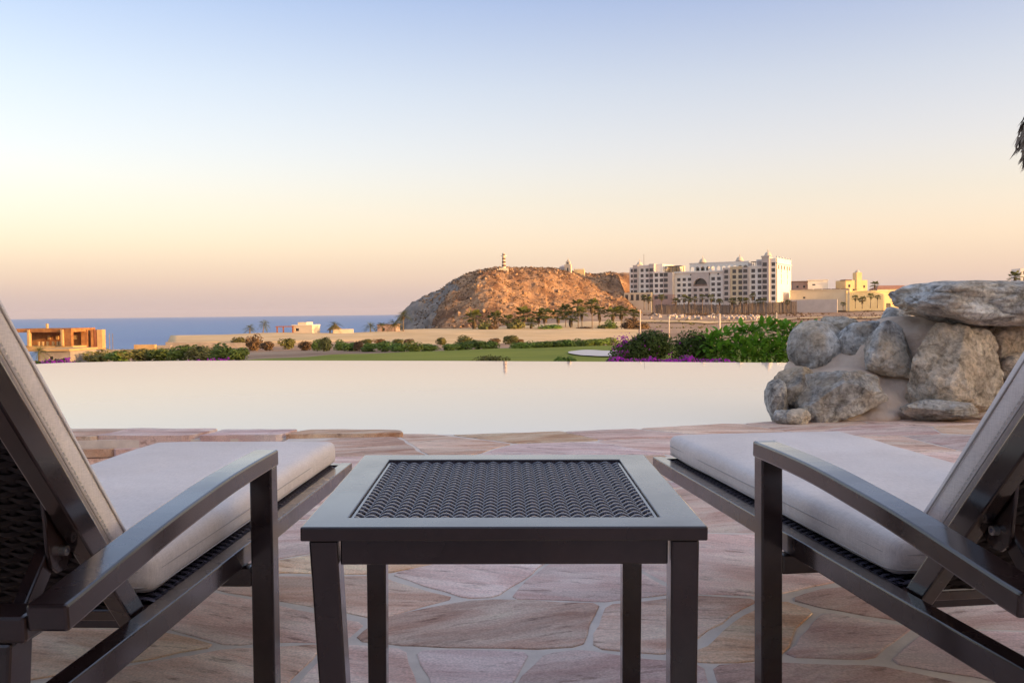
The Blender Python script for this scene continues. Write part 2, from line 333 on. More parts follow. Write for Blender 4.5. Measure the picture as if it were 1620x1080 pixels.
MT['pool'] = water_mat('pool_water', (.56,.55,.56), .03, .6, .02, ior=1.55, bdist=.02)
MT['sea'] = water_mat('sea_water', (.045,.135,.33), .35, .12, 1.0, bdist=2.2, stretch=(.5,1,1))

MT['dirt'] = mat('dry_dirt', (.26,.16,.10), (.42,.29,.19), .05, detail=10, rough=.95, bump=.6, bscale=.8, bdist=.3, c3=(.33,.24,.13))
MT['sand'] = mat('beach_sand', (.56,.38,.185), (.68,.48,.26), .08, rough=.95, bump=.5, bscale=.7, bdist=.15)
MT['green'] = mat('mown_grass', (.18,.195,.02), (.25,.25,.03), .12, rough=.9, bump=.3, bscale=4, bdist=.03, c3=(.20,.20,.05))
MT['white_sand'] = mat('bunker_sand', (.66,.56,.48), (.74,.64,.56), .4, rough=.95)
MT['hill'] = mat('rocky_hillside', (.145,.072,.038), (.40,.235,.125), .085, detail=12, rough=.95, bump=1.0, bscale=.35, bdist=1.2, c3=(.56,.40,.26), lo=.38, hi=.60)
MT['cliff'] = mat('shaded_cliff_rock', (.15,.13,.11), (.34,.29,.24), .12, detail=12, rough=.95, bump=1.0, bscale=.4, bdist=1.5)  # greyer tone puts the seaward flank's evening shade into the colour
MT['boulder'] = mat('hill_boulder', (.28,.165,.09), (.42,.27,.16), .3, rough=.9, bump=.6, bscale=1.5, bdist=.3)
MT['scrub'] = mat('dry_scrub', (.10,.06,.03), (.16,.10,.05), .6, rough=.95)
MT['leaf'] = mat('leaf_green', (.125,.18,.032), (.185,.24,.05), 1.5, rough=.6, vary=.25, hue=.02, trans=.25)
MT['leaf_olive'] = mat('leaf_olive', (.14,.145,.04), (.20,.19,.06), 1.5, rough=.7, vary=.25, hue=.02, trans=.2)
MT['leaf_brown'] = mat('leaf_brown', (.14,.085,.045), (.19,.12,.06), 1.5, rough=.8, vary=.2, trans=.2)
MT['leaf_dark'] = mat('bougainvillea_leaf', (.055,.085,.018), (.10,.135,.032), 8, rough=.6, trans=.25)
MT['leaf_bright'] = mat('broad_leaf', (.12,.25,.022), (.20,.34,.04), 6, rough=.42, vary=.25, hue=.015, trans=.35)
MT['flower'] = mat('magenta_bract', (.40,.02,.36), (.55,.06,.50), 9, rough=.7, trans=.4)
MT['palm_leaf'] = mat('palm_frond', (.085,.10,.025), (.13,.135,.035), 1.0, rough=.6, vary=.2, trans=.25)
MT['palm_dead'] = mat('dead_frond', (.13,.095,.055), (.19,.14,.08), 1.0, rough=.85, vary=.15, trans=.2)
MT['trunk'] = mat('palm_trunk', (.16,.115,.08), (.25,.19,.14), 3, rough=.95, bump=.6, bscale=10)
MT['bark'] = mat('shrub_bark', (.11,.08,.055), rough=.95)
MT['white_wall'] = mat('white_stucco', (.76,.71,.63), (.83,.78,.70), .3, rough=.9)
MT['grey_wall'] = mat('grey_stucco', (.50,.435,.39), (.57,.50,.45), .3, rough=.9)
MT['cream_wall'] = mat('cream_stucco', (.66,.54,.36), (.73,.61,.42), .3, rough=.9)
MT['rose_wall'] = mat('rose_stucco', (.36,.25,.22), (.42,.30,.26), .3, rough=.9)
MT['yellow_wall'] = mat('ochre_stucco', (.68,.50,.25), (.75,.57,.30), .3, rough=.9)
MT['glass'] = mat('dark_glass', (.045,.045,.05), rough=.12, spec=.6)
MT['sunlit_white'] = mat('sunlit_white_stucco', (.60,.50,.37), (.67,.56,.42), .5, rough=.9)  # white stucco with the low sun's warmth put into its colour
MT['frame'] = mat('window_frame', (.22,.19,.17), rough=.6)
MT['roof_dark'] = mat('roof_dark', (.16,.11,.09), (.24,.16,.12), 1.0, rough=.9)
MT['blue'] = mat('pool_tile', (.10,.28,.36), rough=.3)
MT['dome'] = mat('pale_dome', (.60,.51,.40), rough=.7)
MT['stripe'] = mat('stripe_brown', (.13,.07,.045), rough=.8)
MT['wood'] = mat('weathered_wood', (.16,.125,.105), (.26,.21,.18), 1.5, rough=.95, vary=.25)
MT['wood_red'] = mat('red_brown_wood', (.20,.07,.04), (.28,.11,.06), 1.5, rough=.9)
MT['rust'] = mat('rusty_formwork', (.24,.10,.04), (.42,.20,.075), .8, rough=.95, bump=.3, bscale=5, bdist=.05)
MT['ochre'] = mat('raw_ochre_wall', (.44,.28,.13), (.54,.36,.17), .8, rough=.95)
MT['thatch'] = mat('thatch', (.15,.09,.05), (.24,.15,.08), 4, rough=1)
MT['pole'] = mat('pale_pole', (.62,.52,.42), rough=.8)
MT['rubble'] = mat('rubble_stone', (.38,.30,.25), (.54,.45,.38), 1.0, rough=.9, vary=.15, bump=.6, bscale=4, bdist=.1)
MT['tile'] = mat('roof_tile', (.33,.15,.09), (.42,.21,.13), 1.0, rough=.9)

def fbm(x, y, z=0.0, o=5, lac=2.0, h=1.0): return noise.fractal(Vector((x, y, z)), h, lac, o)
def interp(xs, ys, x):
    if x <= xs[0]: return ys[0]
    for i in range(1, len(xs)):
        if x <= xs[i]:
            t = (x-xs[i-1])/(xs[i]-xs[i-1]); return ys[i-1]*(1-t)+ys[i]*t
    return ys[-1]
def sstep(a, b, x):
    t = max(0., min(1., (x-a)/(b-a))); return t*t*(3-2*t)
ORD = ['first','second','third','fourth','fifth','sixth','seventh','eighth','ninth','tenth','eleventh','twelfth','thirteenth','fourteenth',
       'fifteenth','sixteenth','seventeenth','eighteenth','nineteenth','twentieth','twenty-first','twenty-second','twenty-third','twenty-fourth',
       'twenty-fifth','twenty-sixth','twenty-seventh','twenty-eighth','twenty-ninth','thirtieth','thirty-first','thirty-second','thirty-third','thirty-fourth']

# ------------------------------------------------------------------ the lie of the land
SEA_Z = -16.0
GY = [17, 30, 60, 110, 130, 160, 195, 197, 260, 300, 340, 400, 450, 500, 700]
GT = {
 -600: [-2,-3,-4.5,-7,-8,-9,-11,-11.2,-15,-19,-20,-20,-20,-20,-22],
  100: [-1.6,-2.4,-3.0,-5.3,-6.2,-7.0,-9,-9.2,-14,-19,-20,-20,-20,-20,-22],
  250: [-1.5,-2.3,-2.9,-4.8,-5.5,-6.4,-7.6,-7.7,-13,-19,-20,-20,-20,-20,-22],
  268: [-1.5,-2.3,-2.9,-4.7,-5.4,-6.2,-6.6,-5.2,-4.9,-16,-20,-20,-20,-20,-22],
  400: [-1.4,-2.1,-2.7,-4.1,-4.9,-5.8,-6.4,-5.1,-4.6,-9,-18,-20,-20,-20,-22],
  545: [-1.4,-2.0,-2.6,-3.8,-4.5,-5.1,-5.6,-4.9,-4.6,-8,-16,-20,-20,-20,-22],
  640: [-1.4,-2.0,-2.6,-3.7,-4.3,-4.7,-4.9,-4.85,-4.55,-4.8,-6,-12,-18,-20,-22],
  800: [-1.4,-2.0,-2.6,-3.7,-4.3,-4.6,-4.75,-4.7,-4.55,-4.6,-5,-5.5,-5,-5,-8],
  930: [-1.4,-2.0,-2.6,-3.7,-4.3,-4.8,-5.0,-5.0,-4.9,-4.6,-3.6,-1.2,0,0,-2],
 1000: [-1.4,-2.0,-2.6,-3.7,-4.4,-5.0,-5.3,-5.3,-5.3,-4.9,-3.7,-2.4,-1.2,-.6,0],
 1200: [-1.4,-2.0,-2.7,-4.0,-4.5,-5.0,-5.5,-5.5,-5.8,-5.4,-4.7,-3.4,-1.9,-.7,0],
 1420: [-1.4,-2.0,-2.7,-4.0,-4.5,-5.0,-5.5,-5.5,-5.6,-5.2,-4.5,-3.2,-1.7,-.5,0],
 1700: [-1.2,-1.5,-1.5,-2.0,-2.4,-2.8,-3.2,-3.2,-3.6,-3.6,-3.2,-2.2,-1,0,2],
 2600: [-.8,-.6,1,4,5,5,3,3,1,0,0,0,1,2,6],
 4200: [-.4,1.0,12,10,6,5,3,3,2,2,2,3,4,6,9]}  # last two columns rise out of view, shaped to cast shade
GU = sorted(GT)
def ground_z(X, Y):
    if Y < 17: return -1.5
    u = 810 + FPX*X/Y
    z = interp(GU, [interp(GY, GT[k], Y) for k in GU], u)
    amp = .12 if Y < 125 else .3
    return z + amp*fbm(X*.05, Y*.05, 3.1) * sstep(30, 60, Y)
def ground_hit(px, py, y0=30, y1=420):
    d = ray(px, py); Y = y0
    while Y < y1:
        t = Y/d.y
        if H + d.z*t < ground_z(d.x*t, Y): return Y
        Y += 1.0
    return y1
def build_ground():
    us = [-3000,-1800,-1000,-600,-400,-200,-100] + list(range(-40, 1680, 10)) + [1700,1760,1830,1920,2050,2200,2400,2600,2900,3200,3700,4200,5200,7000]
    ys = [15.5,17,19,22,26,30,36,43,50] + list(range(55,130,3)) + list(range(130,195,5)) + [194.5,195,196,197,198,202] + list(range(207,340,6)) + list(range(340,520,8)) + [540,570,600,650,700,800]
    vs = []; 
    for Y in ys:
        for u in us:
            X = (u-810)/FPX*Y; vs.append((X, Y, ground_z(X, Y)))
    n = len(us); fs = [(j*n+i, j*n+i+1, (j+1)*n+i+1, (j+1)*n+i) for j in range(len(ys)-1) for i in range(n-1)]
    mb = MB(); mb.v = vs; mb.f = fs; mb.m = [0]*len(fs)
    for k, f in enumerate(fs):
        c = [sum(vs[i][a] for i in f)/4 for a in range(3)]; u = 810+FPX*c[0]/c[1]
        if c[1] > 196 and c[1] < 345 and u < 1010 and u > 255 and (c[1] < 280 or u > 640): mb.m[k] = 1
        if 150 < c[1] <= 196 and 560 < u < 1000: mb.m[k] = 1
    o = mb.build('ground', [MT['dirt'], MT['sand']], smooth=True, fix=False); tag(o, kind='structure')
build_ground()
# a distant sheet under everything so that land never ends in the void
mb = MB(); mb.add([(-9000,-3000,0),(9000,-3000,0),(9000,8500,0),(-9000,8500,0)], [(0,1,2,3)])
o = mb.build('sea', MT['sea']); o.location.z = SEA_Z; tag(o, kind='structure'); MT['sea'].node_tree.nodes['Principled BSDF'].inputs['Specular IOR Level'].default_value = .22

# mown green, bunker
def sheet(name, us, yf, mat_, lift, n=24):
    vs = []; 
    for j in range(n+1):
        for u in us:
            y0, y1 = yf(u); Y = y0+(y1-y0)*j/n; X = (u-810)/FPX*Y; vs.append((X, Y, ground_z(X, Y)+lift))
    m = len(us); mb = MB(); mb.add(vs, [(j*m+i, j*m+i+1, (j+1)*m+i+1, (j+1)*m+i) for j in range(n) for i in range(m-1)])
    o = mb.build(name, mat_, smooth=True, fix=False); tag(o, kind='structure'); return o
sheet('golf_green', list(range(330, 1420, 12)), lambda u: (34, interp([330,380,610,700,815,975,1420],[66,74,87,93,101,120,128], u)+1.2*math.sin(u*.05)), MT['green'], .14, 30)
sheet('sand_bunker', list(range(899, 1013, 3)), lambda u: (lambda t: (76-9*math.sin(math.pi*min(1,t*.9))**.8, 77+7*math.sin(math.pi*min(1,t*1.0+.04))+2.5*math.sin(t*9)))((u-897)/118), MT['white_sand'], .24, 8)

# dirt track below the hotel
sheet('dirt_track', list(range(1005, 1480, 8)), lambda u: (lambda c: (c-9, c+9))(interp([1005,1060,1120,1180,1240,1300,1360,1480],[352,345,338,350,372,392,380,385], u)), MT['sand'], .35, 3)

# ------------------------------------------------------------------ the rocky hill
HPX = [(560,580),(612,560),(620,512),(627,489),(640,477),(660,466),(690,455),(712,441),(738,429),(760,423),(785,420.5),(830,420),(880,422),(915,427),(950,431),(985,429),(1040,428),(1100,430),(1180,440),(1260,462),(1340,485)]
RY = 480.0
HX = [(p-810)/FPX*RY for p, q in HPX]; HZ = [Zat(p, q, RY) for p, q in HPX]
def hill_z(X, Y):
    RX = RY + 60*sstep(-5, 66, X)                       # the ridge swings back towards the right
    top = H + (interp(HX, HZ, X*RY/RX) - H)*RX/RY
    base = ground_z(X, Y) if X > -50 else -20
    left = sstep(-72, -40, X)
    Yb = RX - 88 + 8*math.sin(X*.06) + (1-left)*40
    g = sstep(Yb-6, RX+24, Y) if Y < RX+24 else 1-sstep(RX+80, RX+280, Y)
    g *= 1-sstep(62, 76, X)*(1-sstep(548, 575, Y))
    z = base-2 + (top-base+2)*(.25*g + .75*g**1.15) if g > 0 else base-2
    k = min(1, g*1.6)*(1-sstep(.75, 1.0, g)*.8)
    z += k*((4.6+1.5*sstep(25,50,X))*fbm(X*.036, Y*.02, 1.7, 4) + 1.9*abs(fbm(X*.075, Y*.075, 5.0, 4)) + .9*fbm(X*.25, Y*.25, 9.0, 3))
    cl = (1-sstep(-52, -30, X))*min(1, g*3)
    z += cl*(3.2*abs(fbm(X*.10, Y*.05, 3.3, 4)) + 1.6*fbm(X*.35, Y*.16, 2.0, 4) - 3.2)
    if X > 18: z -= k*(1-sstep(.55,.9,g))*2.5*math.exp(-((X-40-(Y-450)*.1)/24)**2)
    return z
def build_hill():
    nx, ny = 330, 190; vs = []
    xs = [-92 + 290*i/nx for i in range(nx+1)]; ys = [372 + 190*(j/150) if j < 150 else 562 + (j-150)*7 for j in range(ny+1)]
    for Y in ys:
        for X in xs: vs.append((X, Y, hill_z(X, Y)))
    n = nx+1; fs = [(j*n+i, j*n+i+1, (j+1)*n+i+1, (j+1)*n+i) for j in range(ny) for i in range(nx)]
    mb = MB(); mb.v = vs; mb.f = fs; mb.m = []
    for f in fs:
        x = vs[f[0]][0]; y = vs[f[0]][1]
        mb.m.append(1 if x + 9*fbm(x*.05, y*.05) < -44 + 14*sstep(420, 470, y) else 0)
    o = mb.build('hill', [MT['hill'], MT['cliff']], smooth=False, fix=False); tag(o, kind='structure')
    # loose boulders and scrub all over it
    mb = MB(); sc = MB(); r = random.Random(3)
    ico = bmesh.new(); bmesh.ops.create_icosphere(ico, subdivisions=1, radius=1); iv = [v.co.copy() for v in ico.verts]; ifc = [tuple(v.index for v in f.verts) for f in ico.faces]; ico.free()
    for k in range(1100):
        X = r.uniform(-48, 72); Y = r.uniform(392, 512) + 60*sstep(-5, 66, X)
        if fbm(X*.04, Y*.04, 11) < -.12 and r.random() < .8: continue
        z = hill_z(X, Y); s = r.choice([.3,.3,.4,.5,.6,.8,1.2])*(.5 if Y > 495 + 60*sstep(-5, 66, X) else 1)*r.uniform(.7,1.2)
        M_ = Matrix.Rotation(r.uniform(0,6.28), 3, Vector((r.random(),r.random(),r.random()+.1)).normalized())
        mb.add([M_ @ Vector((v.x*s*r.uniform(.7,1.3), v.y*s*r.uniform(.7,1.1), v.z*s*r.uniform(.5,1))) + Vector((X, Y, z+s*.15)) for v in iv], ifc)
    tag(mb.build('hill_boulders', MT['boulder'], fix=False), 'pale loose boulders scattered over the rocky hill', 'boulders', kind='stuff')
    for k in range(3800):
        X = r.uniform(-50, 72); Y = r.uniform(388, 512) + 60*sstep(-5, 66, X)
        z = hill_z(X, Y); s = r.uniform(.3, .9)
        for q in range(5):
            a = r.uniform(0, 6.28); d = Vector((math.cos(a), math.sin(a), r.uniform(.4,1.2)))*s; p = Vector((X, Y, z-.1)); t = Vector((-d.y, d.x, 0))*.5
            sc.add([p-t*.3, p+d*.6-t, p+d+t*.4], [(0,1,2)])
    tag(sc.build('hill_scrub', MT['scrub'], fix=False), 'dry brown scrub growing over the rocky hill', 'scrub', kind='stuff')
build_hill()

# ------------------------------------------------------------------ terrace, ledge and pool
NEAR = [(-8.0,6.2),(-3.2,6.15),(-.74,5.86),(-.12,5.80),(.38,5.87),(1.08,6.05),(1.79,6.26),(2.6,6.5),(9.0,7.2)]     # pool side of the paving
def near_y(x): return interp([p[0] for p in NEAR], [p[1] for p in NEAR], x)
PIT = (-5.2, -1.45, 2.2, 5.74)       # sunken step on the left: x0 x1 y0 y1
SLAB_Z = -.0028
def build_terrace():
    mb = MB(); xs = [-6.5,-5.2,-4,-3.2,-2.4,-1.95,-1.45,-.74,-.4,-.12,.1,.38,.7,1.08,1.4,1.79,2.2,2.6,4,6,9]
    for a, b in zip(xs, xs[1:]):
        ya, yb = near_y(a)-.005, near_y(b)-.005
        def quad(y0a, y0b, y1a, y1b, z, zb): mb.add([(a,y0a,z),(b,y0b,z),(b,y1b,z),(a,y1a,z),(a,y0a,zb),(b,y0b,zb),(b,y1b,zb),(a,y1a,zb)], [(0,1,2,3),(7,6,5,4),(4,5,1,0),(5,6,2,1),(6,7,3,2),(7,4,0,3)])
        if PIT[0] <= a and b <= PIT[1]:
            quad(-3, -3, PIT[2], PIT[2], SLAB_Z, -.5); quad(PIT[2], PIT[2], PIT[3], PIT[3], -.26, -.5); quad(PIT[3], PIT[3], ya, yb, SLAB_Z, -.5)
        else: quad(-3, -3, ya, yb, SLAB_Z, -.5)
    o = mb.build('terrace', MT['mortar']); tag(o, kind='structure'); return o
terrace = build_terrace()

def clip(poly, n, d):
    out = []
    for i, p in enumerate(poly):
        q = poly[(i+1) % len(poly)]; a = p[0]*n[0]+p[1]*n[1]-d; b = q[0]*n[0]+q[1]*n[1]-d
        if a <= 0: out.append(p)
        if a*b < 0:
            t = a/(a-b); out.append((p[0]+(q[0]-p[0])*t, p[1]+(q[1]-p[1])*t))
    return out
def area(p): return abs(sum(p[i][0]*p[(i+1)%len(p)][1]-p[(i+1)%len(p)][0]*p[i][1] for i in range(len(p))))/2
def stone_mesh(poly, z0, z1, r, rough=.010, step=.07, nm='flagstone'):
    """irregular slab with broken edges; origin at its middle"""
    # Chaikin rounding of corners, then roughened
    cx = sum(p[0] for p in poly)/len(poly); cy = sum(p[1] for p in poly)/len(poly)
    pts = []
    for i, p in enumerate(poly):
        q = poly[(i+1) % len(poly)]; L = math.hypot(q[0]-p[0], q[1]-p[1])
        if L < .02: continue
        c = min(.2, .022/L)
        a = (p[0]+(q[0]-p[0])*c, p[1]+(q[1]-p[1])*c); b = (q[0]-(q[0]-p[0])*c, q[1]-(q[1]-p[1])*c)
        k = max(1, int(L/step))
        for j in range(k+1):
            t = j/k; pts.append((a[0]+(b[0]-a[0])*t, a[1]+(b[1]-a[1])*t))
    ph = r.uniform(0, 50)
    pts = [(x + rough*2.2*noise.noise(Vector((x*5, y*5, ph))) + rough*.8*noise.noise(Vector((x*17, y*17, ph))), y + rough*2.2*noise.noise(Vector((x*5, y*5, ph+20))) + rough*.8*noise.noise(Vector((x*17, y*17, ph+20)))) for x, y in pts]
    n = len(pts); vs = []; tilt = (r.uniform(-.004,.004), r.uniform(-.004,.004))
    def ring(f, z, jit=0):
        for x, y in pts:
            dx, dy = x-cx, y-cy; L = math.hypot(dx, dy); s = max(0, 1 - f/L)
            vs.append((dx*s, dy*s, z + dx*tilt[0] + dy*tilt[1] + jit*noise.noise(Vector((x*8, y*8, ph)))))
    ring(0, z0); ring(0, z1-.0016, .001); ring(.004, z1-.0004, .001); ring(.05, z1, .001)
    fs = []
    for k in range(3):
        fs += [(k*n+i, k*n+(i+1)%n, (k+1)*n+(i+1)%n, (k+1)*n+i) for i in range(n)]
    vs.append((0, 0, z1)); fs += [(3*n+i, 3*n+(i+1)%n, 4*n) for i in range(n)]
    me = bpy.data.meshes.new(nm); me.from_pydata(vs, [], fs); me.update()
    return me, (cx, cy)
def build_flags():
    r = random.Random(21)
    AX = .62                                     # stones are wider across than deep
    px_seeds = [(602,706),(700,703),(860,692),(985,687),(905,707),(1120,678),(1290,672),(1390,676),(1480,668),(1420,702),(1530,700),(1560,676),(1590,725),
                (770,910),(905,915),(800,985),(720,1075),(900,1085),(545,940),(380,975),(300,1075),(470,860),(490,790),(590,880),(1140,900),(1150,800),(1190,1000),(1330,1010),(1500,960),(1350,1085),(1080,990),(1520,1030),(1160,740),(1040,700),(150,1020),(620,1080)]
    seeds = []
    for p in px_seeds:
        g = G(*p); seeds.append((g.x, g.y))
    tries = 0
    while tries < 3000:
        tries += 1
        p = (r.uniform(-3.6, 4.6), r.uniform(.4, 7.0))
        if all((p[0]-q[0])**2*AX*AX + (p[1]-q[1])**2 > .54**2 for q in seeds): seeds.append(p)
    for i, s in enumerate(seeds):
        poly = [(s[0]-2, s[1]-2), (s[0]+2, s[1]-2), (s[0]+2, s[1]+2), (s[0]-2, s[1]+2)]
        for j, q in enumerate(seeds):
            if i == j or abs(q[0]-s[0]) > 3 or abs(q[1]-s[1]) > 3: continue
            # anisotropic bisector
            nx, ny = (q[0]-s[0])*AX*AX, (q[1]-s[1]); L = math.hypot(nx, ny); nx /= L; ny /= L
            mx, my = (q[0]+s[0])/2, (q[1]+s[1])/2
            gap = .008 + .016*abs(noise.noise(Vector((mx*3, my*3, 2))))
            poly = clip(poly, (nx, ny), nx*mx+ny*my-gap)
            if len(poly) < 3: break
        if len(poly) < 3: continue
        # pool edge
        a = near_y(s[0]-.15); b = near_y(s[0]+.15); nx, ny = -(b-a), .3; L = math.hypot(nx, ny); nx /= L; ny /= L
        poly = clip(poly, (nx, ny), nx*s[0] + ny*(near_y(s[0])+.035))
        if len(poly) >= 3:
            if s[0] < PIT[1]+.05 and s[1] > PIT[2]-.2: continue      # the sunken part is laid separately
            poly = clip(poly, (-1, 0), -(PIT[1]+.02)) if s[1] > PIT[2] else poly
        if len(poly) >= 3 and s[0] < -.72: poly = clip(poly, (0, 1), 5.72)        # ledge stones start here
        if len(poly) < 3 or area(poly) < .035: continue
        me, c = stone_mesh(poly, -.03, r.uniform(-.0005, .0012), r)
        o = link('flagstone', me, MT['flag'], terrace); o.location = (c[0], c[1], 0)
    # ledge: thick coping slabs beside the water, proud of the paving
    xs = [-5.0, -4.1, -3.35, -2.72, -2.05, -1.50, -.70]
    for a, b in zip(xs, xs[1:]):
        sk = r.uniform(.05, .18)
        poly = [(a+.012, 5.74+r.uniform(-.02,.02)), (b-.012, 5.74+r.uniform(-.02,.02)), (b-.012+(sk if b < -1 else -.05), near_y(b)+.03), (a+.012+sk, near_y(a)+.03)]
        me, c = stone_mesh(poly, -.05, .026+r.uniform(-.003,.003), r, rough=.012)
        o = link('coping_stone', me, MT['flag'], terrace); o.location = (c[0], c[1], 0)
    # stacked stone riser under the ledge and the sunken floor
    for zz in (-.105, -.165, -.225):
        x = -5.1 + r.uniform(0,.3)
        while x < PIT[1]-.1:
            wd = min(r.uniform(.35, .8), PIT[1]-x)
            poly = [(x+.006, 5.70+r.uniform(-.015,.02)), (x+wd-.006, 5.70+r.uniform(-.015,.02)), (x+wd-.006, 5.85), (x+.006, 5.85)]
            me, c = stone_mesh(poly, zz, zz+.052, r, rough=.006); o = link('riser_stone', me, MT['flag'], terrace); o.location = (c[0], c[1], 0); x += wd
    y = PIT[2]+.05
    while y < PIT[3]-.2:
        dp = min(r.uniform(.5,.8), PIT[3]-.06-y); x = PIT[0]+.05
        while x < PIT[1]-.2:
            wd = min(r.uniform(.6, 1.1), PIT[1]-.02-x); j = lambda: r.uniform(-.06,.06)
            poly = [(x+.03, y+.03), (x+wd-.03+j(), y+.03), (x+wd-.03, y+dp-.03), (x+.03, y+dp-.03)]
            me, c = stone_mesh(poly, -.28, -.238, r); o = link('flagstone', me, MT['flag'], terrace); o.location = (c[0], c[1], 0); x += wd
        y += dp
build_flags()

WATER_Z = -.03
FARP = [(-60,586),(20,578.5),(67,575),(99,573.6),(170,572),(280,570.6),(400,570),(700,570.6),(1020,572.2),(1250,573.6),(1420,575),(1560,578)]
FAR = [G(p, q, WATER_Z) for p, q in FARP]
def build_pool():
    near = [(-8.5, 6.2)] + [(x, y+.0) for x, y in NEAR[1:]]
    far = [(v.x, v.y) for v in FAR]
    poly = [(-8.6, 5.2)] + [p for p in near[1:]] + [(far[-1][0]+1.2, far[-1][1]-1.0)] + far[::-1]
    bm = bmesh.new(); vs = [bm.verts.new((x, y, WATER_Z)) for x, y in poly]; bm.faces.new(vs); bmesh.ops.triangulate(bm, faces=bm.faces)
    bmesh.ops.recalc_face_normals(bm, faces=bm.faces)
    for f in bm.faces:
        if f.normal.z < 0: f.normal_flip()
    me = bpy.data.meshes.new('pool_water'); bm.to_mesh(me); bm.free()
    tag(link('pool_water', me, MT['pool']), kind='structure')
    # vanishing edge: a weir wall just under the water line, falling to the garden
    mb = MB(); n = len(far)
    top = [(x, y, WATER_Z-.004) for x, y in far]; oy = [(x, y+.16, WATER_Z-.012) for x, y in far]; bot = [(x, y+.22, -2.0) for x, y in far]; inn = [(x, y, -1.2) for x, y in far]
    mb.add(inn+top+oy+bot, [(k*n+i, k*n+i+1, (k+1)*n+i+1, (k+1)*n+i) for k in range(3) for i in range(n-1)])
    tag(mb.build('pool_weir', MT['plaster']), kind='structure')
build_pool()

# ------------------------------------------------------------------ furniture
def frame_from(origin, xdir, ydir):
    y = ydir.normalized(); x = (xdir - y*xdir.dot(y)).normalized(); z = x.cross(y)
    M_ = Matrix((x, y, z)).transposed().to_4x4(); M_.translation = origin; return M_
def strand_mesh(length, n_und, amp, wdt, th, phase, axis, flat_ends=True, per=6):
    """a ribbon that goes over and under; axis 'x' or 'y'"""
    N = n_und*per; vs = []
    for i in range(N+1):
        t = i/N; a = -length/2 + length*t; h = amp*math.cos(math.pi*(t*n_und) + phase)
        for s, u in ((-1,-1),(-.55,1),(.55,1),(1,-1)):
            p = (a, s*wdt/2, h + u*th/2)
            vs.append(p if axis == 'x' else (p[1], p[0], p[2]))
    fs = []
    for i in range(N):
        for k in range(4): fs.append((i*4+k, i*4+(k+1)%4, (i+1)*4+(k+1)%4, (i+1)*4+k))
    mb = MB(); mb.add(vs, fs); return mb.mesh('strand')

def build_table():
    xd = CM @ Vector((1,0,0)); yd = CM @ Vector((798-810, 540-470, -FPX))
    D = 1.205
    c = (P(475,833,D) + P(1121,833,D))/2
    W = (P(1121,833,D) - P(475,833,D)).length          # square top
    M_ = frame_from(c, xd, yd)
    HT = c.z
    # root on the ground under the middle of the table
    root = empty('side_table', label='dark metal side table with woven wicker top between the two loungers', cat='side table')
    root.matrix_world = M_ @ Matrix.Translation((0, W/2, -HT))
    T = HT; a = W/2; th = .020; fr = .057
    mb = MB(); fy = fr*.95
    o_ = [(-a,-a),(a,-a),(a,a),(-a,a)]; i_ = [(-a+fr,-a+fy),(a-fr,-a+fy),(a-fr,a-fy),(-a+fr,a-fy)]
    vs = [(x,y,z) for z in (T-th, T) for ring in (o_, i_) for x, y in ring]
    for k in range(4):
        j = (k+1) % 4; mb.f += [(k, 4+k, 4+j, j), (8+k, 8+j, 12+j, 12+k), (k, j, 8+j, 8+k), (4+k, 12+k, 12+j, 4+j)]
    mb.v = vs; mb.m = [0]*16; mb.build('top_frame', MT['metal'], root, bevel=.0022)
    ins = .0095
    ap = .0345
    for x0,x1,y0,y1 in ((-a+ins+.042,a-ins-.042,-a+ins+.008,-a+ins+.030),(-a+ins+.042,a-ins-.042,a-ins-.030,a-ins-.008),(-a+ins+.008,-a+ins+.030,-a+ins+.042,a-ins-.042),(a-ins-.030,a-ins-.008,-a+ins+.042,a-ins-.042)):
        MB().box(x0,x1,y0,y1,T-th-ap-.003,T-th-.001).build('apron', MT['metal'], root, bevel=.002)
    lw = .0390
    for sx in (-1,1):
        for sy in (-1,1):
            cx, cy = sx*(a-ins-lw/2), sy*(a-ins-lw/2)
            mb = MB(); vs = []
            lean = .026 if (sx < 0 and sy < 0) else 0.0
            for z, f, l in ((T-th-.001, 1, 0), (.0, .92, lean)):
                for u, v in ((-1,-1),(1,-1),(1,1),(-1,1)): vs.append((cx+u*lw/2*f+l, cy+v*lw/2*f, z))
            mb.add(vs, [(0,1,5,4),(1,2,6,5),(2,3,7,6),(3,0,4,7),(0,3,2,1),(4,5,6,7)])
            mb.build('leg', MT['metal'], root, bevel=.003)
    # woven panel: lip + tray under it, then every strand
    ix, iy = a-fr-.004, a-fr*.95-.004
    mb = MB(); mb.box(-ix-.002, ix+.002, -iy-.002, iy+.002, T-.0195, T-.0175)
    for x0,x1,y0,y1 in ((-ix-.003,ix+.003,-iy-.003,-iy+.001),(-ix-.003,ix+.003,iy-.001,iy+.003),(-ix-.003,-ix+.001,-iy+.001,iy-.001),(ix-.001,ix+.003,-iy+.001,iy-.001)):
        mb.box(x0,x1,y0,y1,T-.0174,T-.004)
    panel = mb.build('woven_panel', MT['wicker'], root)
    LX, LY = 2*ix-.006, 2*iy-.006; nw, nf = 20, 42
    ws = [strand_mesh(LX, nw, .0044, LY/nf*.84, .0022, p, 'x') for p in (0, math.pi)]
    for j in range(nf):
        o = link('strand', ws[j%2], MT['wicker'], panel, True); o.location = (0, -LY/2 + LY*(j+.5)/nf, T-.0074)
    wp = [strand_mesh(LY, nf, .0010, LX/nw*.36, .0020, p, 'y', per=3) for p in (0, math.pi)]
    for i in range(nw+1):
        x = -LX/2 + LX*i/nw
        if i in (0, nw): x *= .994
        o = link('strand', wp[i%2], MT['wicker'], panel, True); o.location = (x, 0, T-.0072)
build_table()

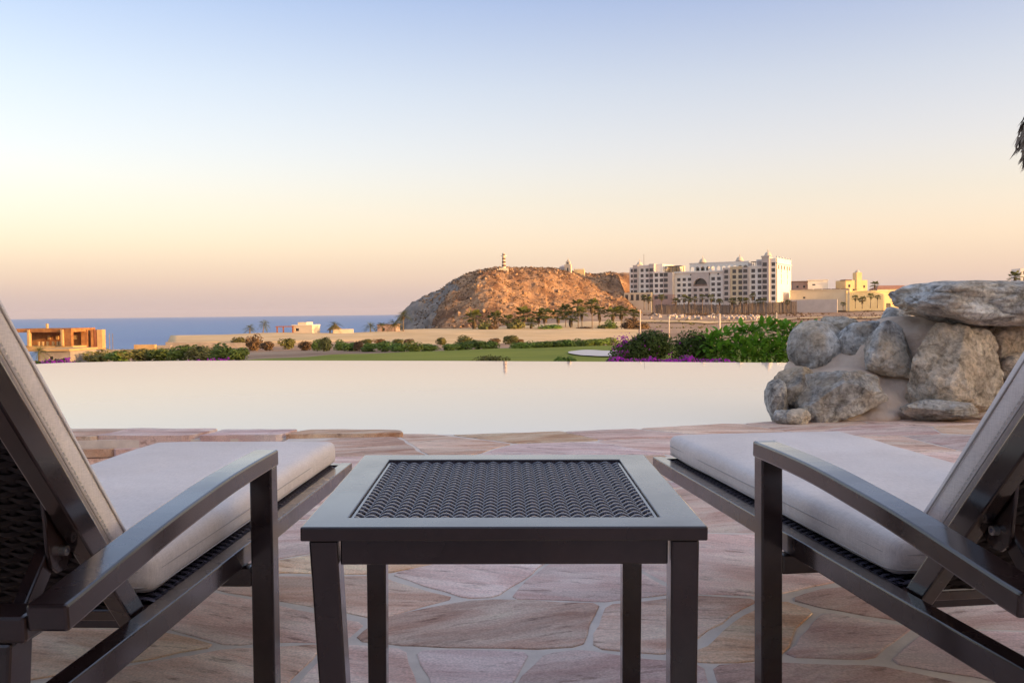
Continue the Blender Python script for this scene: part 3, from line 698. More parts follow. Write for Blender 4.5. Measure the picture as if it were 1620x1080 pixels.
def rounded_box(sx, sy, sz, r, nx=26, ny=40, bulge=0.0, wob=0.0, seed=0):
    """soft cushion: rounded box with a crowned top and small dents"""
    def coords(half, n):
        xs = [-half + r*(1-math.cos(math.pi/2*k/4)) for k in range(5)]
        inner = [-half+r + (2*half-2*r)*k/n for k in range(1, n)]
        return xs + inner + [-v for v in xs[::-1]]
    X = coords(sx/2, nx); Y = coords(sy/2, ny); Z = coords(sz/2, 2)
    idx = {}; vs = []; fs = []
    def vert(i, j, k):
        key = (i, j, k)
        if key in idx: return idx[key]
        p = Vector((X[i], Y[j], Z[k])); q = Vector((max(-sx/2+r, min(sx/2-r, p.x)), max(-sy/2+r, min(sy/2-r, p.y)), max(-sz/2+r, min(sz/2-r, p.z))))
        d = p-q
        if d.length > 1e-9: p = q + d.normalized()*r
        cr = (1-abs(p.x/(sx/2))**3)*(1-abs(p.y/(sy/2))**6)
        if p.z > 0: p.z += bulge*cr
        nz = noise.noise(Vector((p.x*5+seed, p.y*5, p.z*5)))*.6 + noise.noise(Vector((p.x*14+seed, p.y*9, p.z*14)))*.25
        p += (d.normalized() if d.length > 1e-9 else Vector((0,0,1 if p.z > 0 else -1)))*wob*nz
        idx[key] = len(vs); vs.append(tuple(p)); return idx[key]
    a, b, c = len(X)-1, len(Y)-1, len(Z)-1
    for i in range(a):
        for j in range(b):
            fs.append((vert(i,j,c),vert(i+1,j,c),vert(i+1,j+1,c),vert(i,j+1,c))); fs.append((vert(i,j,0),vert(i,j+1,0),vert(i+1,j+1,0),vert(i+1,j,0)))
    for i in range(a):
        for k in range(c):
            fs.append((vert(i,0,k),vert(i+1,0,k),vert(i+1,0,k+1),vert(i,0,k+1))); fs.append((vert(i,b,k),vert(i,b,k+1),vert(i+1,b,k+1),vert(i+1,b,k)))
    for j in range(b):
        for k in range(c):
            fs.append((vert(0,j,k),vert(0,j,k+1),vert(0,j+1,k+1),vert(0,j+1,k))); fs.append((vert(a,j,k),vert(a,j+1,k),vert(a,j+1,k+1),vert(a,j,k+1)))
    mb = MB(); mb.add(vs, fs); return mb

RZ = .336            # top of the lounger's rails
LW = .67             # lounger width over the rails
FOOT, REAR = 1.375, -.48
BA = R(49.3)           # back raised
def build_lounger(AZ):
    root = empty('sun_lounger')
    h = LW/2; rw, rh = .034, .040
    X1 = Vector((1,0,0))
    for s in (-1, 1):
        MB().box(min(s*h, s*(h-rw)), max(s*h, s*(h-rw)), REAR, FOOT, RZ-rh, RZ).build('side_rail', MT['metal'], root, bevel=.0025)
    for y0, y1, z0, z1 in ((FOOT-.034, FOOT-.0005, RZ-rh+.001, RZ-.002), (.03, .065, RZ-rh, RZ-.012), (REAR+.0005, REAR+.034, RZ-rh+.001, RZ-.002)):
        MB().box(-h+rw+.0005, h-rw-.0005, y0, y1, z0, z1).build('cross_rail', MT['metal'], root, bevel=.002)
    # arms: front post, bowed arm rest, rear leg
    az = lambda y: interp([-.40,-.31,-.10,.147,.30,.42],AZ, y)
    for s in (-1, 1):
        ax = s*(h+.036)
        ys = [-.385 + (.40+.385)*k/22 for k in range(23)]
        pts = [(ax, y, sum(az(y+d) for d in (-.06,-.03,0,.03,.06))/5 - .0165) for y in ys] + [(ax, .421, .5095)]
        MB().bar(pts, .049, .033, X1).build('arm_rest', MT['metal'], root, bevel=.004)
        MB().box(min(ax-.0225, ax+.0225), ax+.0225, .376, .418, 0, .496).build('arm_post', MT['metal'], root, bevel=.004)
        xa, xb = sorted((s*(h-.062), s*(h+.0115)))
        MB().box(xa, xb, -.387, -.337, AZ[0]-.0425, AZ[0]-.0095).build('arm_return', MT['metal'], root, bevel=.005)
        xa, xb = sorted((s*(h-.008), s*(h-.056)))
        mb = MB(); vs = []
        for z, dy in ((AZ[0]-.043, 0), (0, -.05)):
            for u, v in ((xa,-.384),(xb,-.384),(xb,-.336),(xa,-.336)): vs.append((u, v+dy, z))
        mb.add(vs, [(0,1,5,4),(1,2,6,5),(2,3,7,6),(3,0,4,7),(0,3,2,1),(4,5,6,7)]); mb.build('leg', MT['metal'], root, bevel=.004)
    MB().box(-h-.0125, h+.0125, .382, .412, RZ-rh-.043, RZ-rh-.001).build('cross_beam', MT['metal'], root, bevel=.005)
    # woven seat
    def weave(lx, ly, z, pitch=.0125, wp=.026):
        mb = MB(); nf = int(ly/pitch); nw = int(lx/wp)
        for j in range(nf):
            y = -ly/2 + ly*(j+.5)/nf; N = nw*4; vs = []
            for i in range(N+1):
                t = i/N; hh = .0032*math.cos(math.pi*t*nw + math.pi*(j%2))
                vs += [(-lx/2+lx*t, y-pitch*.46, z+hh-.001), (-lx/2+lx*t, y, z+hh+.0012), (-lx/2+lx*t, y+pitch*.46, z+hh-.001)]
            mb.add(vs, [(i*3+k, i*3+k+1, i*3+k+4, i*3+k+3) for i in range(N) for k in (0,1)])
        for i in range(nw+1):
            x = -lx/2+lx*i/nw; mb.add([(x-.005,-ly/2,z-.001),(x+.005,-ly/2,z-.001),(x+.005,ly/2,z-.001),(x-.005,ly/2,z-.001)], [(0,1,2,3)])
        return mb
    sy0, sy1 = .066, FOOT-.035
    o = weave(LW-2*rw-.002, sy1-sy0-.002, 0).build('seat_weave', MT['wicker'], root, True, fix=False); o.location = (0, (sy0+sy1)/2, RZ-.007); tag(o, kind='stuff')
    MB().box(-h+rw, h-rw, sy0, sy1, RZ-.020, RZ-.016).build('seat_liner', MT['wicker_matte'], root)
    # back frame, in its own tilted axes: v up the back, w towards the sitter
    U = Matrix.Translation((0, .004, RZ-.012)) @ Matrix.Rotation(math.pi - BA, 4, 'X')     # local y runs up the back
    def bmat(x, v, w_): return (x, .004 - v*math.cos(BA) + w_*math.sin(BA), RZ-.012 + v*math.sin(BA) + w_*math.cos(BA))
    def bbox(x0, x1, v0, v1, w0, w1):
        mb = MB(); mb.add([bmat(*p) for p in ((x0,v0,w0),(x1,v0,w0),(x1,v1,w0),(x0,v1,w0),(x0,v0,w1),(x1,v0,w1),(x1,v1,w1),(x0,v1,w1))], [(0,3,2,1),(4,5,6,7),(0,1,5,4),(1,2,6,5),(2,3,7,6),(3,0,4,7)]); return mb
    bh = h-rw-.004; BL = .74
    for s in (-1, 1):
        xa, xb = sorted((s*bh, s*(bh-.028)))
        bbox(xa, xb, 0, BL, -.019, .019).build('back_stile', MT['metal'], root, bevel=.003)
        # bracket plate with a bolt, and the prop that holds the back up
        xa, xb = sorted((s*(bh-.030), s*(bh-.036)))
        mb = MB(); prof = [(v+.044, w_+.0385) for v, w_ in [(.150,-.020),(.270,-.020),(.285,-.036),(.205,-.088),(.185,-.097),(.165,-.093),(.152,-.078)]]
        vs = [bmat(xa, v, w_) for v, w_ in prof] + [bmat(xb, v, w_) for v, w_ in prof]; n = len(prof)
        mb.add(vs, [tuple(range(n)), tuple(range(2*n-1, n-1, -1))] + [(i, (i+1)%n, n+(i+1)%n, n+i) for i in range(n)])
        br = mb.build('hinge_bracket', MT['metal'], root, bevel=.0015)
        pv = Vector(bmat(s*(bh-.030), .227, -.030))
        MB().tube([pv, pv+Vector((s*.009,0,0))], .0072, 12).build('bolt', MT['steel'], br)
        MB().tube([pv+Vector((s*.0085,0,0)), pv+Vector((s*.0102,0,0))], .0034, 8).build('bolt_socket', MT['wicker'], br)
        p0 = Vector(bmat(s*(bh-.047), .229, -.030)); p1 = Vector((s*(bh-.047), p0.y-.215, RZ-.075))
        MB().bar([p0, p0.lerp(p1, .5), p1], .020, .030, X1).build('back_prop', MT['metal'], root, bevel=.003)
    for v0, v1 in ((.012,.042),(BL-.034,BL-.002)):
        bbox(-bh+.0285, bh-.0285, v0, v1, -.015, .010).build('back_rail', MT['metal'], root, bevel=.003)
    p1y = Vector(bmat(0,.229,-.030)).y-.215
    MB().tube([(-bh+.040, p1y, RZ-.075), (bh-.040, p1y, RZ-.075)], .011, 10).build('prop_bar', MT['metal'], root, True)
    wv = weave(2*bh-.062, BL-.08, 0)
    wv.v = [bmat(x, y+BL/2, -.010-z) for x, y, z in wv.v]
    o = wv.build('back_weave', MT['wicker_matte'], root, True, fix=False); tag(o, kind='stuff')
    bbox(-bh+.029, bh-.029, .043, BL-.035, -.003, .001).build('back_liner', MT['wicker_matte'], root)
    # cushions
    CW, CT = .575, .070
    cy0, cy1 = .075, FOOT-.006
    seat = rounded_box(CW, cy1-cy0, CT, .023, 24, 52, bulge=.012, wob=.005, seed=3)
    seat.v = [(x, y+(cy0+cy1)/2, z+RZ+CT/2-.001) for x, y, z in seat.v]
    so = seat.build('seat_cushion', MT['fabric'], root, True, fix=False)
    back = rounded_box(CW, .70, .074, .030, 24, 30, bulge=.012, wob=.005, seed=9)
    back.v = [bmat(x, y+.37+.055, z+.019+.002+.039) for x, y, z in back.v]
    bo = back.build('back_cushion', MT['fabric'], root, True, fix=False)
    # piped seams round the edges and the stitched line
    def loop(hx, hy, z, r, mapf):
        pts = []; k = 7
        for cx, cy, a0 in ((hx-r,hy-r,0),(-hx+r,hy-r,90),(-hx+r,-hy+r,180),(hx-r,-hy+r,270)):
            for j in range(k):
                t = R(a0+90*j/(k-1)); pts.append(mapf(cx+r*math.cos(t), cy+r*math.sin(t), z))
        return pts + [pts[0]]
    def cord(pts, rad, name, m, par):
        mb = MB(); mb.tube(pts, rad, 5, caps=False); return mb.build(name, m, par, True, fix=False)
    for z in (.004, -.0225):
        cord(loop(CW/2-.0002, (cy1-cy0)/2-.0002, z, .030, lambda x, y, q: (x, y+(cy0+cy1)/2, q+RZ+CT/2-.001)), .0014, 'piping', MT['seam'], so)
    bm_ = lambda x, y, q: bmat(x, y+.425, q+.060)
    for z in (.012, -.0235):
        cord(loop(CW/2+.0004, .3504, z, .029, bm_), .0014, 'piping', MT['seam'], bo)
    mb = MB()
    for s in (-1, 1):
        for k in range(62):
            v = -.315 + .63*k/62
            mb.tube([bm_(s*(CW/2+.0006), v, -.0175), bm_(s*(CW/2+.0006), v+.0062, -.0175)], .0011, 4)
    o = mb.build('stitching', MT['thread'], bo, fix=False); tag(o, kind='stuff')
    return root
def copy_tree(o, parent=None):
    c = o.copy(); C.objects.link(c)
    if parent: c.parent = parent
    for ch in list(o.children): copy_tree(ch, c)
    return c
lounger = build_lounger([.470,.482,.504,.521,.525,.526])
def place_lounger(o, inner_foot, axis, side, label, tilt):
    """inner_foot: outer top edge of the rail nearest the table at the foot end; side: +1 when that rail is the lounger's +x"""
    y = Vector((axis[0], axis[1], 0)).normalized(); x = Vector((y.y, -y.x, 0))
    org = Vector((inner_foot[0], inner_foot[1], 0)) - x*side*LW/2 - y*FOOT
    Mx = Matrix((x, y, Vector((0,0,1)))).transposed().to_4x4()
    Mx = Matrix.Translation(org) @ Matrix.Rotation(tilt, 4, 'Y') @ Mx
    o.matrix_world = Mx
    tag(o, label, 'sun lounger', 'sun loungers facing the pool')
place_lounger(lounger, (-.505, 2.764), (.0382, 1), 1, 'dark wicker sun lounger with grey cushions, the one on the left of the side table', R(.15))
l2 = build_lounger([.457,.470,.498,.519,.524,.525])
place_lounger(l2, (.439, 2.794), (-.1236, 1), -1, 'dark wicker sun lounger with grey cushions, the one in front of the boulders', R(.15))

# ------------------------------------------------------------------ boulders mortared together at the end of the pool
def rock_mesh(sx, sy, sz, seed, cuts=9, sub=5, rough=.10, sharp=.55, boxy=2.0):
    """a boulder: a rounded block broken by flat faces, with relief on top"""
    r = random.Random(seed); bm = bmesh.new(); bmesh.ops.create_icosphere(bm, subdivisions=sub, radius=1)
    planes = []
    for k in range(cuts):
        n = Vector((r.uniform(-1,1), r.uniform(-1,1), r.uniform(-1,1))).normalized(); planes.append((n, r.uniform(sharp, .95)))
    for v in bm.verts:
        p = v.co.copy()
        if boxy > 2: p /= (abs(p.x)**boxy + abs(p.y)**boxy + abs(p.z)**boxy)**(1/boxy)
        for n, d in planes:
            e = p.dot(n) - d*(1.12 if boxy > 2 else 1)
            if e > 0: p -= n*e*.985
        f = 1 + rough*1.0*noise.fractal(p*1.5 + Vector((seed*3.1, 0, 0)), 1.0, 2.0, 3) + rough*.40*noise.fractal(p*5 + Vector((0, seed*1.7, 0)), .8, 2.1, 6)
        cr = abs(noise.noise(p*1.9+Vector((seed, seed, 0))))
        f -= rough*.9*max(0, .09-cr)/.09*.5                   # cracks
        p *= f; v.co = Vector((p.x*sx, p.y*sy, p.z*sz))
    me = bpy.data.meshes.new('boulder'); bm.to_mesh(me); bm.free()
    for q in me.polygons: q.use_smooth = True
    return me
def build_rocks():
    base = G(1400, 662)
    root = empty('boulder_wall', (base.x, base.y, 0), label='low wall of grey boulders set in sand-coloured mortar beside the pool', cat='boulder wall')
    inv = Vector(root.location)
    # x0 x1 y0 y1 (picture box), distance, depth ratio, material, seed, tilt about y / z, description
    L = [
     (1436,1700,448,511,6.55,.60,'rock',12,(-1.5,0,2),.72,2),
     (1253,1339,514,582,6.95,.8,'rock',5,(0,0,20),.72,4),
     (1302,1356,502,534,7.1,.8,'rock_dark',8,(-12,0,10),.6,8),
     (1333,1405,514,577,6.85,.8,'rock',15,(0,0,0),.6,7),
     (1366,1458,519,600,6.62,.75,'rock',27,(-28,0,0),.5,9),
     (1434,1577,520,662,6.36,.55,'rock_warm',31,(-4,0,0),.55,9),
     (1557,1640,503,568,6.6,.7,'rock_warm',37,(0,0,0),.65,7),
     (1584,1650,562,616,6.5,.7,'rock_warm',39,(0,0,0),.65,7),
     (1399,1440,491,520,7.2,.9,'rock',41,(-22,0,0),.6,7),
     (1262,1392,591,666,6.28,.55,'rock',46,(3,0,0),.52,9),
     (1223,1302,586,662,6.42,.6,'rock_dark',53,(0,0,10),.55,9),
     (1212,1244,607,672,6.36,.8,'rock_dark',58,(0,0,0),.6,7),
     (1226,1254,649,670,6.18,.8,'rock',61,(0,0,0),.7,6),
     (1243,1279,648,671,6.16,.8,'rock',63,(0,0,0),.7,6),
     (1424,1533,632,666,6.24,.7,'rock',67,(0,0,0),.6,8),
     (1345,1400,560,600,6.9,.8,'rock',71,(0,0,0),.6,8),
     (1630,1722,500,585,6.7,.8,'rock',73,(0,0,0),.6,8),(1640,1740,575,668,6.6,.8,'rock_warm',79,(0,0,30),.55,8),(1585,1660,612,668,6.45,.8,'rock',83,(0,0,0),.6,8),(1700,1790,560,668,6.8,.8,'rock',89,(0,0,0),.55,8)]
    for x0,x1,y0,y1,D,dr,m,sd,rot,sh,cu in L:
        c = P((x0+x1)/2, (y0+y1)/2, D); sx = (x1-x0)/2*D/FPX*1.09; sz = (y1-y0)/2*D/FPX*1.12
        big = (x1-x0) > 90
        o = link('boulder', rock_mesh(sx*(.97 if big else 1.05), max(sx, sz)*dr, sz*(.95 if big else 1.05), sd, cu+3, 6 if big else 5, .09, sh, 4.0 if big else 2.6), MT[m], root); o.location = c-inv
        o.rotation_euler = (0, R(-rot[0]), R(rot[2]))
    # mortar body
    bl = [(1300,585,7.0,.30,.22,.14),(1345,590,6.9,.30,.22,.2),(1395,575,6.85,.30,.25,.27),(1430,560,6.85,.30,.25,.30),(1480,560,6.8,.42,.28,.30),(1540,560,6.8,.42,.28,.30),(1600,560,6.8,.40,.30,.34),
          (1420,630,6.62,.20,.18,.20),(1400,648,6.5,.13,.16,.16),(1500,530,6.75,.42,.25,.11),(1420,520,6.9,.22,.2,.10),(1330,540,7.1,.22,.18,.13),(1660,580,6.8,.4,.35,.5),(1570,640,6.55,.26,.2,.12),(1560,655,6.35,.2,.16,.05),(1340,600,6.7,.26,.25,.10),(1300,640,6.6,.30,.2,.14),(1390,660,6.35,.16,.14,.07),(1345,662,6.4,.3,.14,.06),(1470,655,6.4,.3,.14,.08)]
    bm = bmesh.new()
    for px, py, D, a, b, c_ in bl:
        p = P(px, py, D)-inv
        bmesh.ops.create_icosphere(bm, subdivisions=3, radius=1, matrix=Matrix.Translation(p) @ Matrix.Diagonal((a, b, c_, 1)))
    me = bpy.data.meshes.new('mortar'); bm.to_mesh(me); bm.free()
    o = link('mortar', me, MT['stucco'], root)
    rm = o.modifiers.new('fuse', 'REMESH'); rm.mode = 'VOXEL'; rm.voxel_size = .022; rm.use_smooth_shade = True
    s = o.modifiers.new('soft', 'SMOOTH'); s.factor = .6; s.iterations = 8
build_rocks()

# ------------------------------------------------------------------ the hillside added out of view to keep the evening sun off the terrace
def build_shade_hillside():
    A, B = Vector((22,-75)), Vector((96,66)); d = (B-A).normalized(); Ln = (B-A).length; nrm = Vector((d.y, -d.x)); vs = []
    na, nb = 60, 24
    for i in range(na+1):
        a = -40 + (Ln+66)*i/na
        for j in range(nb+1):
            b = -17 + 95*j/nb
            crest = interp([-40,0,60,Ln,Ln+26],[7,12.5,14.5,18,-8], a)
            p = A + d*a + nrm*b
            h = crest*(sstep(-17, 3, b) if b < 20 else 1-.5*sstep(20, 78, b)) - 6*(1-sstep(-17,-6,b))
            vs.append((p.x, p.y, h-2 + .5*fbm(p.x*.06, p.y*.06)))
    n = nb+1; mb = MB(); mb.add(vs, [(i*n+j, i*n+j+1, (i+1)*n+j+1, (i+1)*n+j) for i in range(na) for j in range(nb)])
    tag(mb.build('shade_hillside', MT['dirt'], smooth=True), kind='structure')
build_shade_hillside()

# the house behind the camera: a dark glazed front under a low eave
def build_house():
    root = empty('house', (0, -4.6, 0), math.pi, 'low house with a dark glazed front behind the terrace', 'house')
    block(root, -8, 9, -.4, 3.3, 0, 4, MT['rock_dark'], [(-5.6,-2.4,.02,2.5),(-1.6,1.6,.02,2.5),(2.4,5.6,.02,2.5)])
build_house_later = build_house

# ------------------------------------------------------------------ plants
def leaf_ball(n, rx, ry, rz, leaf, seed, lobes=5, zmin=-.6, fold=.25, shell=.55):
    """leaves spread through an uneven crown; origin at the crown's base middle"""
    r = random.Random(seed); mb = MB()
    cs = [(r.uniform(-.5,.5), r.uniform(-.5,.5), r.uniform(-.25,.45), r.uniform(.38,.62)) for _ in range(lobes)] + [(0,0,-.1,.7)]
    for k in range(n):
        cx, cy, cz, cr = r.choice(cs)
        v = Vector((r.gauss(0,1), r.gauss(0,1), r.gauss(0,1))).normalized(); q = cr*(shell + (1-shell)*r.random()**.5)*r.uniform(.9,1.12)
        p = Vector(((cx+v.x*q)*rx, (cy+v.y*q)*ry, (cz+v.z*q)*rz + rz*.75))
        if p.z < 0: p.z = r.uniform(0, .3*rz)
        nn = (v + Vector((r.uniform(-.8,.8), r.uniform(-.8,.8), r.uniform(-.2,.9)))).normalized()
        t = nn.cross(Vector((r.uniform(-1,1), r.uniform(-1,1), r.uniform(-1,1)))).normalized(); b = nn.cross(t)
        l = leaf*r.uniform(.6,1.25); wd = l*.52
        mb.add([p-t*l/2, p+b*wd/2+nn*fold*wd*.5, p+t*l/2, p-b*wd/2+nn*fold*wd*.5], [(0,1,2),(0,2,3)])
    return mb
def stems(rz, seed, n=5, rad=.05, spread=.5):
    r = random.Random(seed); mb = MB()
    for k in range(n):
        a = r.uniform(0, 6.28); q = r.uniform(.2, 1)*spread
        mb.tube([(0.05*math.cos(a),.05*math.sin(a),-.15), (q*.4*math.cos(a), q*.4*math.sin(a), rz*.45), (q*math.cos(a), q*math.sin(a), rz*.95)], [rad, rad*.7, rad*.3], 5)
    return mb
UNIT = []
for sd in range(6):
    lm = leaf_ball(800, 1, 1, 1, .30, 100+sd, lobes=7).mesh('foliage', False); UNIT.append((lm, stems(1.0, sd, 5, .05, .55).mesh('stem')))
def leaf_variant(me, m, cache={}):
    k = (me.name, m.name)
    if k not in cache:
        c = me.copy(); c.materials.clear(); c.materials.append(m); cache[k] = c
    return cache[k]
def shrub(name, x, ytop, ybase, hw, Y, m, label, group, sd, cat='shrub'):
    if Y < 200: Y = ground_hit(x, ybase-.5)
    b = P(x, ybase, Y); b.z = min(b.z, ground_z(b.x, b.y)+.05); top = P(x, ytop, Y)
    hgt = max(.3, top.z-b.z); rx = hw*Y/FPX
    root = empty(name, b, sd*1.3, label, cat, group)
    lm, sm = UNIT[sd % 6]
    o = link('foliage', leaf_variant(lm, m), None, root); o.scale = (rx*1.75, rx*1.4, hgt/1.36)
    o = link('stem', sm, MT['bark'], root); o.scale = (rx*.8, rx*.8, hgt*.8)
    return root
SH = [ # x ytop ybase halfwidth distance tone
 (378,535,549,8,168,'o'),(403,534,555,10,150,'b'),(422,541,555,9,152,'b'),(455,537,553,9,158,'o'),(482,541,555,10,152,'b'),(502,540,556,8,146,'g'),(516,536,556,9,150,'o'),
 (537,541,555,9,148,'g'),(553,543,556,11,145,'g'),(568,541,556,6,150,'b'),(588,544,557,11,140,'g'),(610,543,557,12,139,'g'),(632,544,557,11,139,'g'),(655,543,558,11,136,'g'),(679,545,557,12,136,'g'),
 (713,545,556,10,138,'g'),(735,542,555,14,140,'g'),(758,541,554,14,142,'g'),(777,541,553,10,143,'g')]
TN = {'o': ('leaf_olive','olive'), 'b': ('leaf_brown','dry brown'), 'g': ('leaf','green')}
for i, (x,yt,yb,hw,Y,t) in enumerate(SH):
    shrub('shrub', x, yt, yb, hw, Y, MT[TN[t][0]], f'{TN[t][1]} rounded shrub, {ORD[i]} from the left in the row before the sand', 'rounded shrubs in a row before the sand strip', i)
BK = [(580,537,545,7,170,'o'),(600,537,545,7,172,'b'),(629,537,545,8,170,'o'),(645,538,546,6,170,'b'),(699,535,546,7,168,'o'),(733,533.5,545,11,165,'o'),(780,536,546,8,165,'b'),(809,532,545,9,164,'o'),(823,537,545,5,168,'b')]
for i, (x,yt,yb,hw,Y,t) in enumerate(BK):
    shrub('shrub', x, yt, yb, hw, Y, MT[TN[t][0]], f'small {TN[t][1]} shrub below the sand, {ORD[i]} from the left, back row', 'small shrubs at the foot of the sand', i+2)
for i in range(12):
    x = 822+i*13.2
    shrub('hedge_shrub', x, 542.5-i*.55, 553.5-i*.55, 10, 128, MT['leaf'], f'clipped green shrub, {ORD[i]} from the left in the hedge behind the golf green', 'clipped shrubs of the hedge behind the green', i, 'hedge shrub')
for i, (x,yt,yb,hw,Y,t) in enumerate([(128,558,575,16,72,'g'),(158,557,575,17,74,'o'),(188,556,574,17,74,'g'),(220,554,574,18,76,'o'),(252,553,573,18,78,'g'),(286,551,573,18,80,'g'),(318,550,572,18,80,'o'),(348,549,571,17,82,'g'),(374,552,571,13,80,'g')]):
    shrub('hedge_shrub', x, yt, yb, hw, Y, MT[TN[t][0]], f'loose {TN[t][1]} shrub, {ORD[i]} from the left in the hedge beyond the pool', 'shrubs of the loose hedge beyond the pool', i, 'hedge shrub')

# bougainvillea hedge, broad-leaved shrub and flower beds right behind the pool
def bush(name, px, ytop, ybase, hw, Y, n, leaf, m, label, cat, seed, flowers=0, fx=None, group=None):
    b = P(px, ybase, Y); top = P(px, ytop, Y); rx = hw*Y/FPX; hgt = top.z-b.z
    root = empty(name, b, 0, label, cat, group)
    o = leaf_ball(n, rx*1.12, rx*.75, hgt/1.62, leaf, seed, lobes=9, shell=.5).build('foliage', m, root, fix=False); tag(o, kind='stuff')
    stems(hgt*.9, seed, 7, .014, rx*.7).build('stem', MT['bark'], root)
    if flowers:
        f = leaf_ball(flowers*3, rx*1.14, rx*.77, hgt/1.6, leaf*.9, seed+1, lobes=9, shell=.9)
        if fx:
            keep = MB()
            for k in range(0, len(f.v), 4):
                if fx(f.v[k][0]/rx, f.v[k][2]/hgt, random.Random(k)): keep.add(f.v[k:k+4], [(0,1,2),(0,2,3)])
            f = keep
        tag(f.build('flowers', MT['flower'], root, fix=False), kind='stuff')
    return root
bush('bougainvillea', 1018, 520, 578, 46, 24.5, 9000, .085, MT['leaf_dark'], 'dark green bougainvillea bush with magenta flowers on its left side', 'bougainvillea', 41, 700, lambda x, z, r: (x < -.55 and r.random() < .8) or r.random() < .06)
bush('bougainvillea', 1098, 524, 578, 44, 25.5, 8000, .085, MT['leaf_dark'], 'dark green bougainvillea bush half behind the bright broad-leaved shrub', 'bougainvillea', 47, 400, lambda x, z, r: r.random() < .04)
def flower_bed(name, x0, x1, ytop, ybase, Y, label, n, seed):
    r = random.Random(seed); a = P(x0, ybase, Y); b = P(x1, ybase, Y); hgt = P(x0, ytop, Y).z-a.z; c = (a+b)/2
    root = empty(name, c, 0, label, 'flower bed'); fl = MB(); gr = MB()
    for k in range(n):
        t = r.random(); hh = hgt*(.35+.65*abs(noise.noise(Vector((t*7, seed, 0)))*1.6)); hh = min(hgt*1.15, hh)
        p = (a-c).lerp(b-c, t) + Vector((0, r.uniform(-.5,.5), r.random()*hh))
        nn = Vector((r.uniform(-1,1), r.uniform(-1,.4), r.uniform(0,1))).normalized(); q = nn.cross(Vector((r.uniform(-1,1), r.uniform(-1,1), r.uniform(-1,1)))).normalized(); s = nn.cross(q)
        l = r.uniform(.03,.06)
        (fl if r.random() < .62 and p.z > hh*.25 else gr).add([p-q*l, p+s*l*.6, p+q*l, p-s*l*.6], [(0,1,2),(0,2,3)])
    tag(fl.build('flowers', MT['flower'], root, fix=False), kind='stuff'); tag(gr.build('foliage', MT['leaf_dark'], root, fix=False), kind='stuff')
flower_bed('bougainvillea', 962, 1160, 562.5, 577, 17.0, 'low magenta bougainvillea along the far pool edge below the dark bushes', 2400, 5)
flower_bed('bougainvillea', 262, 375, 567.5, 577, 18.6, 'low band of purple flowers at the pool edge before the loose hedge', 500, 6)
flower_bed('bougainvillea', 58, 112, 566, 580, 18.0, 'small purple flower clump at the pool edge beside the left lounger', 500, 8)
flower_bed('bougainvillea', 1372, 1402, 510, 530, 9.5, 'magenta flowers peeping over the boulder wall', 400, 9)
bush('grass_tuft', 775, 560, 580, 34, 19.5, 700, .06, MT['leaf_olive'], 'feathery pale green plant at the middle of the far pool edge', 'plant', 61)
bush('grass_tuft', 894, 563, 577, 17, 18.0, 300, .07, MT['leaf'], 'small leafy plant at the far pool edge below the bunker', 'plant', 62)

def broad_leaf_mesh(L=1.0):
    mb = MB(); prof = [(0,.02),(.15,.16),(.38,.25),(.62,.22),(.84,.11),(1,0)]; vs = []
    for t, wd in prof:
        z = -.22*t*t; vs += [(-wd, t, z+wd*.35), (0, t, z), (wd, t, z+wd*.35)]
    mb.add(vs, [(i*3+k, i*3+k+1, i*3+k+4, i*3+k+3) for i in range(5) for k in (0,1)]); return mb
def build_broadleaf():
    r = random.Random(12); Y = 25.0; b = P(1190, 580, Y)
    root = empty('broad_leaved_shrub', b, 0, 'bright green broad-leaved shrub beside the boulder wall', 'shrub')
    lm = broad_leaf_mesh().mesh('leaf', False); lm.materials.append(MT['leaf_bright'])
    cl = [(px, py, Y + dy) for px, py, dy in ((1125,545,.1),(1150,535,0),(1180,530,.2),(1210,525,0),(1240,528,.3),(1262,535,.1),(1140,560,-.3),(1170,555,-.4),(1200,550,-.4),(1230,552,-.3),(1255,556,-.3),(1285,550,.2),(1215,565,-.5),(1180,568,-.5),(1300,530,.4))]
    tot = 0; rest = MB()
    base = broad_leaf_mesh()
    for cx, cy, D in cl:
        c = P(cx, cy, D)-b
        for k in range(95):
            v = Vector((r.gauss(0,1), r.gauss(0,1)*.8-.25, r.gauss(0,1)*.8+.25)).normalized()
            p = c + Vector((v.x*.46, v.y*.42, v.z*.34))*r.uniform(.35,1.0); L_ = r.uniform(.16,.30)
            out_ = (v + Vector((r.uniform(-.5,.5), r.uniform(-.5,.3), r.uniform(-.2,.6)))).normalized()
            q = out_.to_track_quat('Y', 'Z'); 
            if p.z < -.02 or p.z > 1.32: continue
            if tot < 290 and k < 20:
                o = link('leaf', lm, None, root); o.location = p; o.rotation_mode = 'QUATERNION'; o.rotation_quaternion = q; o.scale = (L_, L_, L_); tot += 1
            else:
                M_ = Matrix.Translation(p) @ q.to_matrix().to_4x4() @ Matrix.Scale(L_, 4)
                rest.add([M_ @ Vector(x) for x in base.v], base.f)
        s = MB(); s.tube([(c.x*.6, c.y, -.2), (c.x*.9, c.y, c.z*.5), tuple(c)], [.02,.014,.006], 5); s.build('stem', MT['bark'], root)
    o = rest.build('foliage', MT['leaf_bright'], root, True, fix=False); tag(o, kind='stuff')
build_broadleaf()

